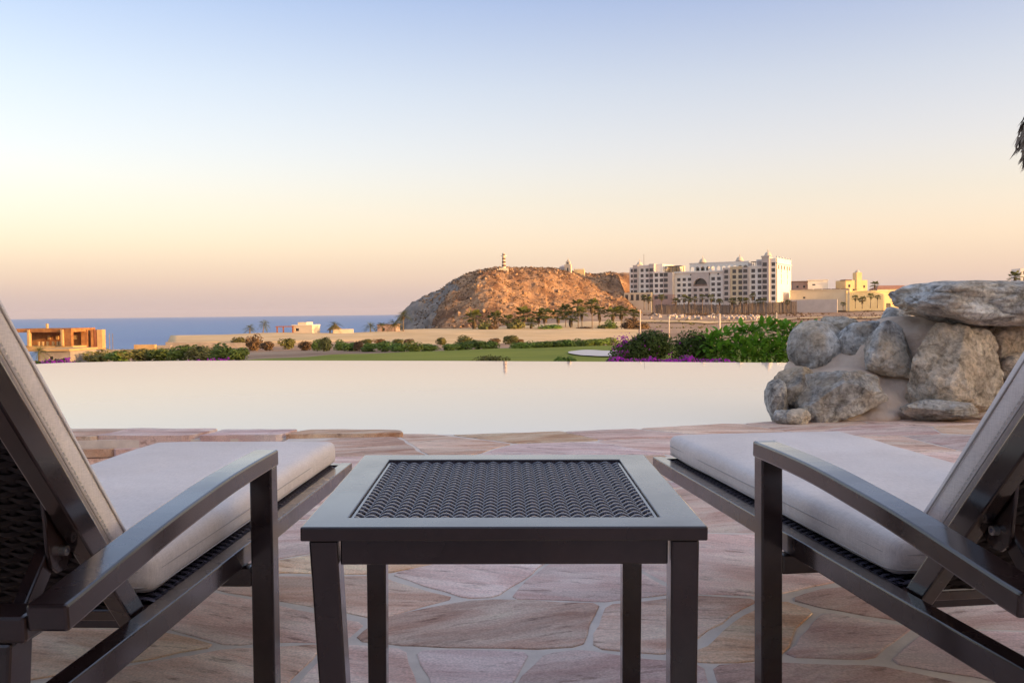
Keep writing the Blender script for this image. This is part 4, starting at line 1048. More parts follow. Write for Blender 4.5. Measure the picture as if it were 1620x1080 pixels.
# palms
def palm_crown(seed, n=30, feather=False, length=1.0):
    """live fronds; unit = frond length"""
    r = random.Random(seed); mb = MB()
    for k in range(n):
        a = k*2.399 + r.uniform(-.3,.3); up = r.uniform(-.45, 1.2); L = length*r.uniform(.8,1.1)
        d = Vector((math.cos(a)*math.cos(up), math.sin(a)*math.cos(up), math.sin(up))); side = Vector((-math.sin(a), math.cos(a), 0))
        def pt(t, drp=(.55 if feather else .28)): return d*L*t + Vector((0,0,-drp*L*t*t))
        if feather:
            for j in range(11):
                t = .15+.085*j; p = pt(t); q = pt(t+.03); wl = L*.30*math.sin(math.pi*min(1,t*.95+.1))+.04
                for s in (-1,1):
                    tip = p + side*s*wl + d*wl*.55 + Vector((0,0,-wl*.45)); mb.add([p, q, tip], [(0,1,2)])
            mb.add([pt(0)+side*.02, pt(.5)+side*.015, pt(1.05), pt(.5)-side*.015, pt(0)-side*.02], [(0,1,3,4),(1,2,3)])
        else:
            c = pt(.5); mb.add([side*.015, c+side*.012, c-side*.012, -side*.015], [(0,1,2,3)])
            upv = side.cross(d).normalized()
            for j in range(9):
                w0 = -1.25 + 2.5*j/8; dd = (d*math.cos(w0) + side*math.sin(w0)).normalized(); l = L*.52*(1-.18*abs(w0))*r.uniform(.85,1.1)
                e = dd.cross(upv)*L*.045; m = c + dd*l*.6 + upv*.03*L
                mb.add([c, m+e, c+dd*l+Vector((0,0,-.25*l)), m-e], [(0,1,2),(0,2,3)])
    return mb
def palm_skirt(seed, n=34, depth=1.0):
    r = random.Random(seed); mb = MB()
    for k in range(n):
        a = r.uniform(0, 6.28); d = Vector((math.cos(a), math.sin(a), 0)); s = Vector((-d.y, d.x, 0)); z = -r.uniform(.0,.55)*depth; L = r.uniform(.5,.85)
        p = d*.07 + Vector((0,0,z)); m = d*r.uniform(.26,.42) + Vector((0,0,z-L*.35)); e = d*r.uniform(.22,.36) + Vector((0,0,z-L))
        mb.add([p, m+s*.12, e+s*.07, e-s*.06, m-s*.12], [(0,1,4),(1,2,3,4)])
    return mb
CR = {'fan': [palm_crown(s, 34).mesh('crown', False) for s in (1,2,3,4)], 'feather': [palm_crown(s, 22, True).mesh('crown', False) for s in (11,12,13)]}
SK = [palm_skirt(s).mesh('skirt', False) for s in (1,2,3)]
def palm(px, pyc, pyb, Y, rpx, kind, label, group, seed, skirt=.9, lit=None, name='palm_tree'):
    r = random.Random(seed); b = P(px, pyb, Y); c = P(px, pyc, Y); b.z = min(b.z, ground_z(b.x, b.y)+.1) if Y < 360 else b.z
    root = empty(name, b, r.uniform(0,6.28), label, 'palm tree', group); rad = rpx*Y/FPX; hgt = c.z-b.z
    bend = r.uniform(-.25,.25) if kind == 'fan' else r.uniform(-.6,.6)
    MB().tube([(0,0,-.4),(bend*.3,0,hgt*.35),(bend*.7,0,hgt*.7),(bend,0,hgt+.1)], [.22,.16,.14,.13] if kind == 'fan' else [.2,.14,.12,.11], 7).build('trunk', MT['trunk'], root, True)
    o = link('crown', CR[kind][seed % len(CR[kind])], MT['palm_leaf'], root); o.location = (bend,0,hgt); o.scale = (rad*(1.4 if kind == 'fan' else 1.9),)*3; o.rotation_euler.z = r.uniform(0,6.28)
    if skirt:
        o = link('dead_fronds', SK[seed % 3], MT['palm_dead'], root); o.location = (bend,0,hgt-.05*rad); o.scale = (rad*.7, rad*.7, rad*.8*skirt); o.rotation_euler.z = r.uniform(0,6.28)
    return root
PL = [(750,501,525,285,13,2.0),(783,503,526,288,12,1.5),(803,507,526,290,11,1.2),(818,512,526,282,8,1.2),(828,497,527,290,13,1.2),(841,511,527,284,9,1.0),(852,501,527,290,11,1.0),(862,497,527,288,12,1.2),(883,499,523,296,10,1.2),
      (895,491,523,300,11,1.3),(903,501,528,288,11,1.6),(915,482,528,292,10,1.7),(921,494,528,287,9,1.5),(937,482,528,292,11,1.3),(948,493,526,296,10,1.6),(971,495,526,296,11,1.2),(983,493,526,298,11,1.3),(1004,496,524,300,9,1.5)]
for i, (x,yc,yb,Y,rp,sk) in enumerate(PL):
    palm(x, yc, yb, Y, rp, 'fan', f'fan palm with shaggy dead fronds, {ORD[i]} from the left in the row below the hill', 'fan palms in a row below the rocky hill', i, sk)
for i, (x,yc,yb,rp) in enumerate([(395,519,526,8),(416,512,525,8),(527,514,524,9),(586,516,524,9),(605,515,524,9),(625,511,524,10),(638,499,524,11)]):
    palm(x, yc, yb, 256, rp, 'feather', f'feathery palm on the sand bank by the sea, {ORD[i]} from the left', 'feathery palms on the sand bank', i, .5 if i > 4 else 0)
# undergrowth at the foot of the palms
for i, (x,yt,yb,hw,t) in enumerate([(768,512,526,9,'o'),(775,514,526,9,'b'),(872,515,527,14,'g'),(862,517,527,8,'o'),(814,512,526,10,'o'),(955,515,527,9,'o'),(964,510,526,8,'g'),(995,505,527,12,'b'),(925,518,527,10,'b'),(1015,512,526,12,'b')]):
    shrub('shrub', x, yt, yb, hw, 280, MT[TN[t][0]], f'{TN[t][1]} undergrowth at the foot of the fan palms, {ORD[i]} bush of the thicket', 'undergrowth between the fan palms', i+1)

# ------------------------------------------------------------------ buildings
def facade(x0, x1, z0, z1, y, holes, rev=.35):
    """a wall face at y with real openings and reveals; holes = (xa, xb, za, zb)"""
    mb = MB(); xs = sorted({x0, x1, *[h[0] for h in holes], *[h[1] for h in holes]}); zs = sorted({z0, z1, *[h[2] for h in holes], *[h[3] for h in holes]})
    for a, b in zip(xs, xs[1:]):
        for c, d in zip(zs, zs[1:]):
            mx, mz = (a+b)/2, (c+d)/2
            if b-a < 1e-6 or d-c < 1e-6 or any(h[0] < mx < h[1] and h[2] < mz < h[3] for h in holes): continue
            mb.add([(a,y,c),(b,y,c),(b,y,d),(a,y,d)], [(0,1,2,3)])
    for xa, xb, za, zb in holes:
        p = [(xa,y,za),(xb,y,za),(xb,y,zb),(xa,y,zb)]; q = [(u,y+rev,v) for u,_,v in p]
        mb.add(p+q, [(i, i+4, (i+1)%4+4, (i+1)%4) for i in range(4)])
    return mb
def block(root, x0, x1, z0, z1, y, depth, m, holes=(), name='wall', cornice=0.0, win=True, mullion=True, arched=()):
    mb = facade(x0, x1, z0, z1, y, holes)
    mb.add([(x0,y,z0),(x0,y+depth,z0),(x0,y+depth,z1),(x0,y,z1)], [(0,1,2,3)]); mb.add([(x1,y,z0),(x1,y+depth,z0),(x1,y+depth,z1),(x1,y,z1)], [(3,2,1,0)])
    mb.add([(x0,y,z1),(x1,y,z1),(x1,y+depth,z1),(x0,y+depth,z1)], [(0,1,2,3)]); mb.add([(x0,y+depth,z0),(x1,y+depth,z0),(x1,y+depth,z1),(x0,y+depth,z1)], [(3,2,1,0)])
    wl = mb.build(name, MT[m] if isinstance(m, str) else m, root, fix=False)
    if cornice:
        MB().box(x0-.25, x1+.25, y-.3, y+.001, z1-.15, z1+.55).build('cornice', MT[m], root)
    if win:
        for k, (xa, xb, za, zb) in enumerate(holes):
            w_, h_ = xb-xa, zb-za; key = (round(w_,2), round(h_,2), k in arched)
            if key not in WIN:
                g = MB(); g.box(-w_/2+.002, w_/2-.002, .30, .33, .002, h_-.002, 0)
                if mullion:
                    g.box(-.07, .07, .22, .299, .002, h_-.002, 1); g.box(-w_/2+.002, -.071, .24, .298, h_*.62-.06, h_*.62+.06, 1); g.box(.071, w_/2-.002, .24, .298, h_*.62-.06, h_*.62+.06, 1)
                if k in arched:      # spandrels of the arched head
                    n = 8; R_ = w_/2
                    for s in (-1,1):
                        pts = [(s*R_*math.cos(t), .06, h_-R_*.55+R_*.55*math.sin(t)) for t in [math.pi/2*i/n for i in range(n+1)]]
                        g.add(pts + [(s*R_, .06, h_)], [(i, i+1, n+1) for i in range(n)], 2)
                    g.box(-w_/2+.002, w_/2-.002, -.12, .10, .002, .9, 2)
                WIN[key] = g.mesh('window')
            me = WIN[key]; key2 = (me.name, wl.data.materials[0].name)
            if key2 not in WINM:
                c = me.copy(); c.materials.clear()
                for q in (MT['glass'], MT['frame'], wl.data.materials[0]): c.materials.append(q)
                WINM[key2] = c
            o = link('window', WINM[key2], None, root); o.location = ((xa+xb)/2, y, za)
    return wl
WIN, WINM = {}, {}

build_house_later()
HA = R(30); HC = Vector(((1228-810)/FPX*470, 470, -2.0))
def HF(px):
    k = (px-810)/FPX; s = (HC.x - HC.y*k)/(math.cos(HA)+math.sin(HA)*k); return -s           # local x on the front plane
def HZ_(px, py):
    x = HF(px); Y = HC.y - x*math.sin(HA); return Zat(px, py, Y) - HC.z
def build_hotel():
    root = empty('hotel', HC, -HA, 'large white and grey seven-storey hotel with domes beside the rocky hill', 'hotel')
    lv = [3.2+2.0+3.0*i for i in range(7)]           # window middles above the base (base is 2 m down)
    def cols(pxs, rows, w=2.3, h=2.1):
        w *= .82; h *= .84
        return [(HF(p)-w/2, HF(p)+w/2, z-h/2, z+h/2) for p in pxs for z in rows]
    def seg(p0, p1, top, y, d, m, pxs, rows, w=2.3, h=2.1, arched=False, cornice=0.0, name='wall', bot=0.0, eps=.0):
        hs = cols(pxs, rows, w, h); return block(root, HF(p0)+eps, HF(p1)-eps, bot, top, y, d, m, hs, name, cornice, True, True, set(range(len(hs))) if arched else ())
    R6 = lv[0:7]
    # right wing: windows between grey balcony bays, tower, lit end wall
    zt = HZ_(1170, 423)
    seg(1145,1156,zt,-1.2,14,'grey_wall',[1150.5],lv[1:7],2.6,2.2,True)
    seg(1156,1175.8,zt,0,16,'cream_wall',[1162,1171.5],R6,2.5,2.3,cornice=1)
    seg(1175.8,1186,zt,-1.2,14,'grey_wall',[1180.5],R6,2.7,2.2,True)
    seg(1186,1206.5,zt,0,16,'white_wall',[1192,1202],R6,2.5,2.3,cornice=1)
    tt = HZ_(1212, 406.5)
    seg(1206.5,1218,tt,-1.4,9,'grey_wall',[1211.3],R6+[lv[6]+3.1],2.8,2.3,True,cornice=1)
    et = HZ_(1226, 408.5)
    seg(1218,1228,et,0,33,'white_wall',[1223.7],R6+[lv[6]+3.1],2.4,2.3)
    # penthouse on the right wing
    x0, x1 = HF(1195), HF(1206.4); MB().box(x0, x1, 2.5, 12, zt+.01, HZ_(1200,410)).build('penthouse', MT['white_wall'], root)
    block(root, x0+.5, x1-.3, zt+.02, zt+3.4, 2.2, .28, 'grey_wall', [(x0+1.2, x0+3.6, zt+.5, zt+2.7)], 'penthouse_front')
    g = MB(); xa, xb = HF(1187), HF(1195); g.box(xa, xb, 1.5, 7, zt+2.7, zt+3.0)
    for xx in (xa+.1, xb-.4):
        for yy in (1.6, 6.6): g.box(xx, xx+.25, yy, yy+.25, zt, zt+2.69)
    g.build('pergola', MT['wood'], root)
    # end wall: slits and a loggia band, parapet finials
    ew = empty('end_wall', (0,0,0)); ew.parent = root; ew.rotation_euler.z = math.pi/2
    del_ = ew
    hs = [(yy, yy+2.6, et-5.6, et-3.4) for yy in (3.0, 9.5, 16.0, 22.5, 28)] + [(yy, yy+1.3, z-1.2, z+1.2) for yy in (9.5, 23.5) for z in (lv[6]+.0, lv[5], lv[4])]
    mb = facade(.6, 33, 0, et+.3, 0, hs, .4); o = mb.build('end_wall_face', MT['white_wall'], None, fix=False); bpy.data.objects.remove(del_)
    o.parent = root; o.rotation_euler.z = math.pi/2; o.location = (.45, 0, 0)
    for xa, xb, za, zb in hs:
        q = MB().box(xa+.01, xb-.01, .36, .40, za+.01, zb-.01).build('window', MT['glass'], root); q.rotation_euler.z = math.pi/2; q.location = (.45, 0, 0)
    MB().box(.0, .9, -.2, 33.3, et-2.6, et-2.2).build('string_course', MT['white_wall'], root)
    for yy in (0, 6.5, 13, 19.5, 26, 32): MB().box(.1, .7, yy, yy+.5, et+.3, et+1.2).build('finial', MT['white_wall'], root)
    # central block
    ct = HZ_(1110, 431)
    rc = [z-.6 for z in lv[1:6]]
    seg(1067,1094,ct,1.0,16,'white_wall',[1073.5,1082,1090.5],rc,2.4,2.0)
    seg(1122,1145,ct,1.0,16,'white_wall',[1127.8,1137],rc,2.5,2.1)
    # grey centre bay with the great arch
    x0, x1 = HF(1094), HF(1122); xm = (x0+x1)/2; za = HZ_(1108,452.5); zb = HZ_(1108,440); rr = (x1-x0)*.40
    seg(1094,1122,za-.6,.4,16,'grey_wall',[1100,1109,1118],[z for z in rc if z+1.3 < za-.6],2.4,2.0)
    seg(1094,1122,ct-.02,.55,.0001,'grey_wall',[],[],bot=ct-.03) if False else None
    mb = MB(); n = 20; yy = .4
    arc = [(xm+rr*math.cos(t), za+(zb-za)*math.sin(t)) for t in [math.pi*i/n for i in range(n+1)]]
    topz = ct-.02
    for (ax,az_),(bx,bz) in zip(arc, arc[1:]): mb.add([(ax,yy,az_),(bx,yy,bz),(bx,yy,topz),(ax,yy,topz)], [(0,1,2,3)]); mb.add([(ax,yy,az_),(bx,yy,bz),(bx,yy+3,bz),(ax,yy+3,az_)], [(0,1,2,3)])
    mb.add([(x0,yy,za-.6),(xm-rr,yy,za-.6),(xm-rr,yy,topz),(x0,yy,topz)], [(0,1,2,3)]); mb.add([(xm+rr,yy,za-.6),(x1,yy,za-.6),(x1,yy,topz),(xm+rr,yy,topz)], [(0,1,2,3)])
    mb.add([(xm-rr,yy,za-.6),(xm+rr,yy,za-.6),(xm+rr,yy,za),(xm-rr,yy,za)], [(0,1,2,3)])
    mb.box(x0, x1, yy+3.2, 16, za-.59, topz); mb.build('great_arch', MT['grey_wall'], root, fix=False)
    MB().box(xm-rr+.05, xm+rr-.05, yy+2.9, yy+3.1, za+.02, zb).build('arch_glazing', MT['glass'], root)
    MB().box(xm-rr+.05, xm+rr-.05, yy+.15, yy+.35, za+.02, za+1.0).build('balustrade', MT['roof_dark'], root)
    MB().box(HF(1067), HF(1145), .2, .99, ct+.01, ct+.9).build('roof_edge', MT['white_wall'], root)
    MB().box(HF(1083), HF(1140), 1.5, 6, ct+.01, ct+.75).build('pool_edge', MT['blue'], root)
    for p in (1093, 1107, 1122, 1136):
        q = HF(p); MB().box(q-.5, q+.5, .97, 1.25, ct-1.5, ct-.6).build('vent', MT['glass'], root)
    # roof arcade above the middle
    x0, x1 = HF(1088), HF(1181); z0, z1 = ct+.3, HZ_(1120, 416); na = 11; aw = (x1-x0)/na; mb = MB()
    for i in range(na):
        a = x0+i*aw; b = a+aw; r_ = aw*.38; c = (a+b)/2; zs = z0+(z1-z0)*.45; n = 10
        mb.box(a, a+aw*.12, 4.0, 4.8, z0, zs); mb.box(b-aw*.12, b, 4.0, 4.8, z0, zs)
        pts = [(c+r_*math.cos(t), zs+r_*math.sin(t)*.95) for t in [math.pi*k/n for k in range(n+1)]]
        for (px_, pz), (qx, qz) in zip(pts, pts[1:]):
            for y_ in (4.0, 4.8): mb.add([(px_,y_,pz),(qx,y_,qz),(qx,y_,z1),(px_,y_,z1)], [(0,1,2,3)])
            mb.add([(px_,4.0,pz),(qx,4.0,qz),(qx,4.8,qz),(px_,4.8,pz)], [(0,1,2,3)])
        for u, v in ((a, c-r_), (c+r_, b)):
            for y_ in (4.0, 4.8): mb.add([(u,y_,zs),(v,y_,zs),(v,y_,z1),(u,y_,z1)], [(0,1,2,3)])
    mb.box(x0-.3, x1+.3, 3.8, 5.0, z1, z1+.5); mb.build('roof_arcade', MT['white_wall'], root, fix=False)
    for p0, p1 in ((1096,1116),(1162,1181)):
        a, b = HF(p0), HF(p1); block(root, a, b, ct+.02, z1-.3, 6, 9, 'grey_wall', [(a+(b-a)*f-1.0, a+(b-a)*f+1.0, ct+.6, ct+2.8) for f in (.2,.5,.8)], 'roof_pavilion')
    def dome(px, z, r_, y_):
        d = MB(); d.lathe([(r_*1.15,0),(r_*1.15,.5),(r_,.5)] + [(r_*math.cos(t), .5+r_*1.0*math.sin(t)) for t in [math.pi/2*i/7*.97 for i in range(1,8)]] + [(.22,.55+r_),(.2,1.4+r_),(.05,2.2+r_)], 16)
        o = d.build('dome', MT['dome'], root, True); o.location = (HF(px), y_, z)
    dome(1108, z1+.5, 1.9, 5.0); dome(1166, z1+.6, 2.0, 6.0); dome(1213.5, tt+.55, 1.8, 2.6); 
    # left wing
    lt = HZ_(1020, 421); L4 = [lv[2]-.8+3*i for i in range(5)]; top5 = [L4[-1]]
    rows = [L4[1],L4[2],L4[3],L4[4],L4[4]+3.1]
    seg(997,1003.3,lt-.6,0,14,'white_wall',[1000.6],rows,2.0,2.2)
    seg(1003.3,1011,HZ_(1007,419.5),-1.2,12,'grey_wall',[1007.2],rows,2.5,2.2,True)
    seg(1011,1028.5,lt,0,14,'white_wall',[1016.5,1024.5],rows,2.3,2.2,cornice=1)
    seg(1028.5,1036.5,HZ_(1032,417.5),-1.2,12,'grey_wall',[1032.3],rows,2.6,2.2,True)
    seg(1036.5,1047,HZ_(1042,417.5),2.0,30,'white_wall',[],[])
    dome(1009.7, HZ_(1010,419.3), 1.6, 3.0)
    mb = MB(); mb.tube([(HF(1015.5), 4, lt), (HF(1015.5), 4, lt+7)], .12, 5); mb.build('mast', MT['frame'], root)
    t2 = HZ_(1052, 431.5); r2 = [L4[1],L4[2],L4[3],L4[4]]
    seg(1037,1053.4,t2,-3.0,18,'white_wall',[1042,1050],r2,2.5,2.3,cornice=1,bot=L4[1]-1.9)
    seg(1053.4,1067.5,t2,-3.6,18,'grey_wall',[1057.5],r2,2.8,2.3,True,bot=L4[1]-1.9)
    seg(1037,1067.5,L4[1]-1.92,-3.6,18,'rose_wall',[1042,1050,1057.5],[L4[1]-3.6],2.6,2.2)
    g = MB(); xa, xb = HF(1050), HF(1073); g.box(xa, xb, 3, 10, t2+3.6, t2+4.0)
    for f in (0,.5,.97): 
        for y_ in (3.1, 9.6): g.box(xa+(xb-xa)*f, xa+(xb-xa)*f+.3, y_, y_+.3, t2, t2+3.59)
    g.build('pergola', MT['wood'], root)
    x0, x1 = HF(1048), HF(1066); MB().box(x0, x1, 10.5, 20, t2+.01, HZ_(1056,419)).build('penthouse', MT['cream_wall'], root)
    # cream arcade at the left foot
    x0, x1 = HF(993), HF(1036); z1 = HZ_(1012,463); n = 5; aw = (x1-x0)/n
    block(root, x0, x1, 0, z1, -5, 5, 'cream_wall', [(x0+i*aw+aw*.22, x0+i*aw+aw*.78, z1-4.4, z1-1.1) for i in range(n)], 'arcade', 0, True, False, set(range(n)))
build_hotel()

# fence of poles below the hotel: each post far too thin to tell apart, built as real posts
def build_fence():
    r = random.Random(4); a = P(1036,486,455); b = P(1260,488,448); c = (a+b)/2
    root = empty('pole_fence', (c.x, c.y, 0), 0, 'grey fence of close upright poles along the foot of the hotel', 'fence'); mb = MB(); n = 330
    for i in range(n):
        t = i/(n-1); p = a.lerp(b, t); zt = interp([0,.2,.5,1],[Zat(1036,482,455),Zat(1080,481,453),Zat(1150,482,450),Zat(1258,476,448)], t) + r.uniform(-.4,.4); z0 = ground_z(p.x, p.y)-.5
        mb.box(p.x-c.x-.09, p.x-c.x+.09, p.y-c.y-.09+r.uniform(-.3,.3), p.y-c.y+.09, z0, zt)
    tag(mb.build('posts', MT['wood'], root), kind='stuff')
    MB().bar([tuple(a.lerp(b,t)-Vector((c.x,c.y,0))+Vector((0,.15,1.0))) for t in (0,.5,1)], .08, .12).build('rail', MT['wood'], root)
build_fence()
r_ = random.Random(5)
for i, (x, yc) in enumerate([(1019,471),(1026,474),(1046,470),(1069,476),(1082,471),(1090,474),(1099,473),(1111,470),(1125,471),(1138,477),(1158,476),(1171,474),(1181,476),(1191,468),(1199,478),(1208,476),(1246,478)]):
    palm(x, yc, 489, 447-i*.2, r_.uniform(4.5,6.0), 'fan', f'small sunlit palm before the hotel, {ORD[i]} from the left', 'small palms in front of the hotel', i, 1.2)

# grey retaining wall and ochre compound right of the hotel
def simple_building(name, label, cat, px0, px1, ytop, ybase, Y, depth, m, yaw=0, wins=(), extra=None):
    a = P(px0, ybase, Y); b = P(px1, ybase, Y); zt = P((px0+px1)/2, ytop, Y).z; W = (b-a).length
    root = empty(name, (a.x, a.y, a.z-1.0), yaw, label, cat); h = zt-a.z+1.0
    block(root, 0, W, 0, h, 0, depth, m, [(W*u-w_/2, W*u+w_/2, h*v, h*v+hh) for u, v, w_, hh in wins])
    if extra: extra(root, W, h)
    return root
simple_building('garden_wall', 'plain grey retaining wall between the hotel and the ochre compound', 'wall', 1243, 1320, 474, 492, 462, 1.5, 'grey_wall', R(-26))
def par(root, W, h):
    for i in range(5):
        MB().box(W*(.25+.15*i), W*(.25+.15*i)+4, 1.2, 5, h+.01, h+.9).build('roof_light', MT['roof_dark'], root)
    MB().box(-.2, W+.2, -.25, .15, h+.001, h+.5).build('parapet', MT['cream_wall'], root)
simple_building('compound_wall', 'long cream walled building right of the hotel, lower windows dark', 'building', 1250, 1338, 460, 489, 480, 14, 'cream_wall', R(-24), [(.24,.62,1.2,.9),(.3,.5,.5,.7)], par)
simple_building('compound_wall', 'sunlit ochre walled building behind the boulder wall slab', 'building', 1339, 1440, 461, 489, 468, 16, 'yellow_wall', R(18), [(.8,.15,3,2.4)], lambda root, W, h: MB().box(-.2, W+.2, -.25, .15, h+.001, h+.5).build('parapet', MT['yellow_wall'], root))
def tower(root, W, h):
    MB().box(W*.48, W*.72, -.6, 4, 0, h+4.2).build('tower', MT['yellow_wall'], root)
    MB().lathe([(1.4,0),(1.4,.3)]+[(1.25*math.cos(t), .3+1.2*math.sin(t)) for t in (.1,.4,.8,1.2,1.5)], 12).build('dome', MT['dome'], root, True).location = (W*.60, 1.7, h+4.2)
    MB().box(-.3, W*.26, -.4, 6, h-.2, h+.4).build('roof', MT['roof_dark'], root)
simple_building('villa', 'ochre villa with a small domed tower above the compound wall', 'villa', 1338, 1374, 443, 465, 492, 12, 'yellow_wall', R(6), [(.16,.55,1.3,1.5),(.36,.3,1.2,1.2),(.85,.5,1.1,1.4)], tower)
simple_building('villa', 'pale flat-roofed villa with a bright end wall next to the hotel', 'villa', 1278, 1308, 443.5, 462, 500, 14, 'white_wall', R(-18), [(.3,.62,1.6,.8)], lambda root, W, h: MB().box(-.3, W+.3, -.4, 14, h, h+.4).build('roof', MT['white_wall'], root))
simple_building('villa', 'low villa with a brown roof close behind the hotel end', 'villa', 1254, 1279, 446, 462, 505, 12, 'rose_wall', R(-10), [(.3,.5,1.2,1.2),(.7,.5,1.2,1.2)], lambda root, W, h: MB().box(-.3, W+.3, -.5, 12, h, h+.5).build('roof', MT['roof_dark'], root))
simple_building('villa', 'long low villa with brown roof just left of the top slab', 'villa', 1388, 1445, 457, 465, 520, 12, 'cream_wall', R(0), [(.2,.4,1.4,1.2),(.5,.4,1.4,1.2),(.8,.4,1.4,1.2)], lambda root, W, h: MB().add([(-.5,-.5,h),(W+.5,-.5,h),(W+.5,12.5,h),(-.5,12.5,h),(3,6,h+2.2),(W-3,6,h+2.2)], [(0,1,5,4),(1,2,5),(2,3,4,5),(3,0,4)]).build('roof', MT['tile'], root))
simple_building('apartment_block', 'white building corner at the right edge above the slab', 'building', 1614, 1700, 424, 470, 430, 12, 'white_wall', R(-10), [(.08,.8,1.6,1.6),(.08,.6,1.6,1.6),(.08,.4,1.6,1.6)])
for i, (x, yc, yb, rp, Y, lb) in enumerate([(1353,471,487,5,455,'dark palm before the ochre compound wall, leftmost'),(1364,474,487,6,455,'bushy palm before the ochre compound wall'),(1377,468,486,5,455,'tallest palm before the ochre compound wall'),(1384,450,462,6,505,'palm sticking up behind the domed villa'),(1605,437,470,9,300,'lone palm top above the right end of the slab'),(1334,481,489,4,455,'small spreading palm at the cream compound wall'),(1388,470,486,4,455,'slim palm at the right of the compound palms')]):
    palm(x, yc, yb, Y, rp, 'fan', lb, 'palms by the compound', i, 1.2)

# rubble, poles and dry scrub on the bare ground
def small_rock(seed): return rock_mesh(1, .8, .7, seed, 8, 2, .16, .5)
RK = [small_rock(s) for s in (201,202,203,204,205)]
r_ = random.Random(6); root = empty('rubble_heap', P(1120, 505, 330), 0, 'heap of pale broken rocks on the bare ground below the hotel', 'rock heap')
for k in range(120):
    x = r_.choice([r_.gauss(1062,14), r_.gauss(1115,16), r_.gauss(1165,18), r_.gauss(1190,14)]); Y = ground_hit(x, r_.gauss(502.5,1.6), 250, 440)
    p = P(x, 500, Y); p.z = ground_z(p.x, p.y); s = r_.uniform(.35,1.25)
    o = link('rock', RK[k % 5], MT['rubble'], root); o.location = p-root.location+Vector((0,0,s*.3)); o.scale = (s, s, s); o.rotation_euler = (r_.uniform(0,6), r_.uniform(0,6), r_.uniform(0,6))
for i, (x, yt, yb, lb) in enumerate([(1013,490,522,'pale pole right of the last fan palm'),(1058.5,500,518,'thin pale pole left of the middle of the bare ground'),(1138.5,496,523,'tall pale pole standing above the broad-leaved shrub'),(1228.5,494,505,'short thick pale post below the hotel end wall')]):
    Y = 180 if i != 3 else 300; b = P(x, yb, Y); t = P(x, yt, Y); o = empty('marker_post', b, 0, lb, 'post', 'pale posts on the bare ground')
    hh = t.z-b.z; wd = .22 if i in (0,1) else .34
    MB().lathe([(wd*.55,-2.0),(wd*.5,0),(wd*.5,hh*.96),(wd*.35,hh)], 8).build('shaft', MT['pole'], o, True); MB().lathe([(wd*.62,hh*.93),(wd*.62,hh*.98)], 8).build('cap', MT['pole'], o)
def scrub_patch(n, box, seed, m, label, name='dry_scrub'):
    r = random.Random(seed); mb = MB()
    for k in range(n):
        x = r.uniform(box[0], box[1]); Y = ground_hit(x, r.uniform(box[2], box[3]), 200, 460); p = P(x, 500, Y); p.z = ground_z(p.x, p.y)
        if noise.noise(Vector((p.x*.06, p.y*.03, seed))) < -.05: continue
        s = r.uniform(.3, 1.0)
        for q in range(14):
            a = r.uniform(0, 6.28); d = Vector((math.cos(a), math.sin(a), r.uniform(.3,1.3)))*s*r.uniform(.6,1.1); t = Vector((-d.y, d.x, 0))*.28
            mb.add([p-t*.2, p+d*.6-t, p+d+t*.4], [(0,1,2)])
    o = mb.build(name, m, fix=False); tag(o, label, 'scrub', kind='stuff')
scrub_patch(900, (1000,1270,492,500), 1, MT['leaf_brown'], 'dry brown scrub on the slope below the pole fence')
scrub_patch(500, (1240,1440,490,512), 2, MT['leaf_brown'], 'dry brown scrub below the ochre compound')
scrub_patch(160, (1010,1240,506,520), 3, MT['leaf_olive'], 'sparse olive scrub beside the dirt track')

# lighthouse and chapel on the hill
def hill_stand(px, Y): 
    X = (px-810)/FPX*Y; return Vector((X, Y, hill_z(X, Y)))
def build_lighthouse():
    Y = 486; b = hill_stand(798.5, Y); root = empty('lighthouse', b, 0, 'small brown and white striped lighthouse on top of the hill', 'lighthouse')
    zt = P(798.5, 400, Y).z - b.z; s = Y/FPX
    MB().box(-2.6, 2.6, -2.2, 2.2, -2.5, .8).build('platform', MT['sunlit_white'], root); MB().box(-3.8, -2.61, -2, 2, -2.5, .3).build('step', MT['sunlit_white'], root)
    z0, z1 = .81, zt*.80; n = 7
    for i in range(n):
        a = z0+(z1-z0)*i/n; c = z0+(z1-z0)*(i+1)/n; f = lambda z: 1.15-.35*(z-z0)/(z1-z0)
        MB().lathe([(f(a),a),(f(c),c-.001)], 16).build('band', MT['sunlit_white'] if i % 2 == 0 else MT['stripe'], root, False)
    MB().lathe([(1.35,z1),(1.45,z1+.25),(1.45,z1+.4)], 16).build('gallery', MT['white_wall'], root)
    MB().lathe([(.75,z1+.4),(.75,zt*.93)], 12).build('lantern', MT['stripe'], root)
    MB().lathe([(1.0,zt*.93),(.9,zt*.95),(.45,zt*.99),(.08,zt*1.02)], 12).build('cap', MT['dome'], root, True)
build_lighthouse()
def hill_hit(px, py):
    d = ray(px, py); Y = 400.0
    while Y < 620:
        t = Y/d.y
        if H + d.z*t < hill_z(d.x*t, Y): break
        Y += .5
    return Y
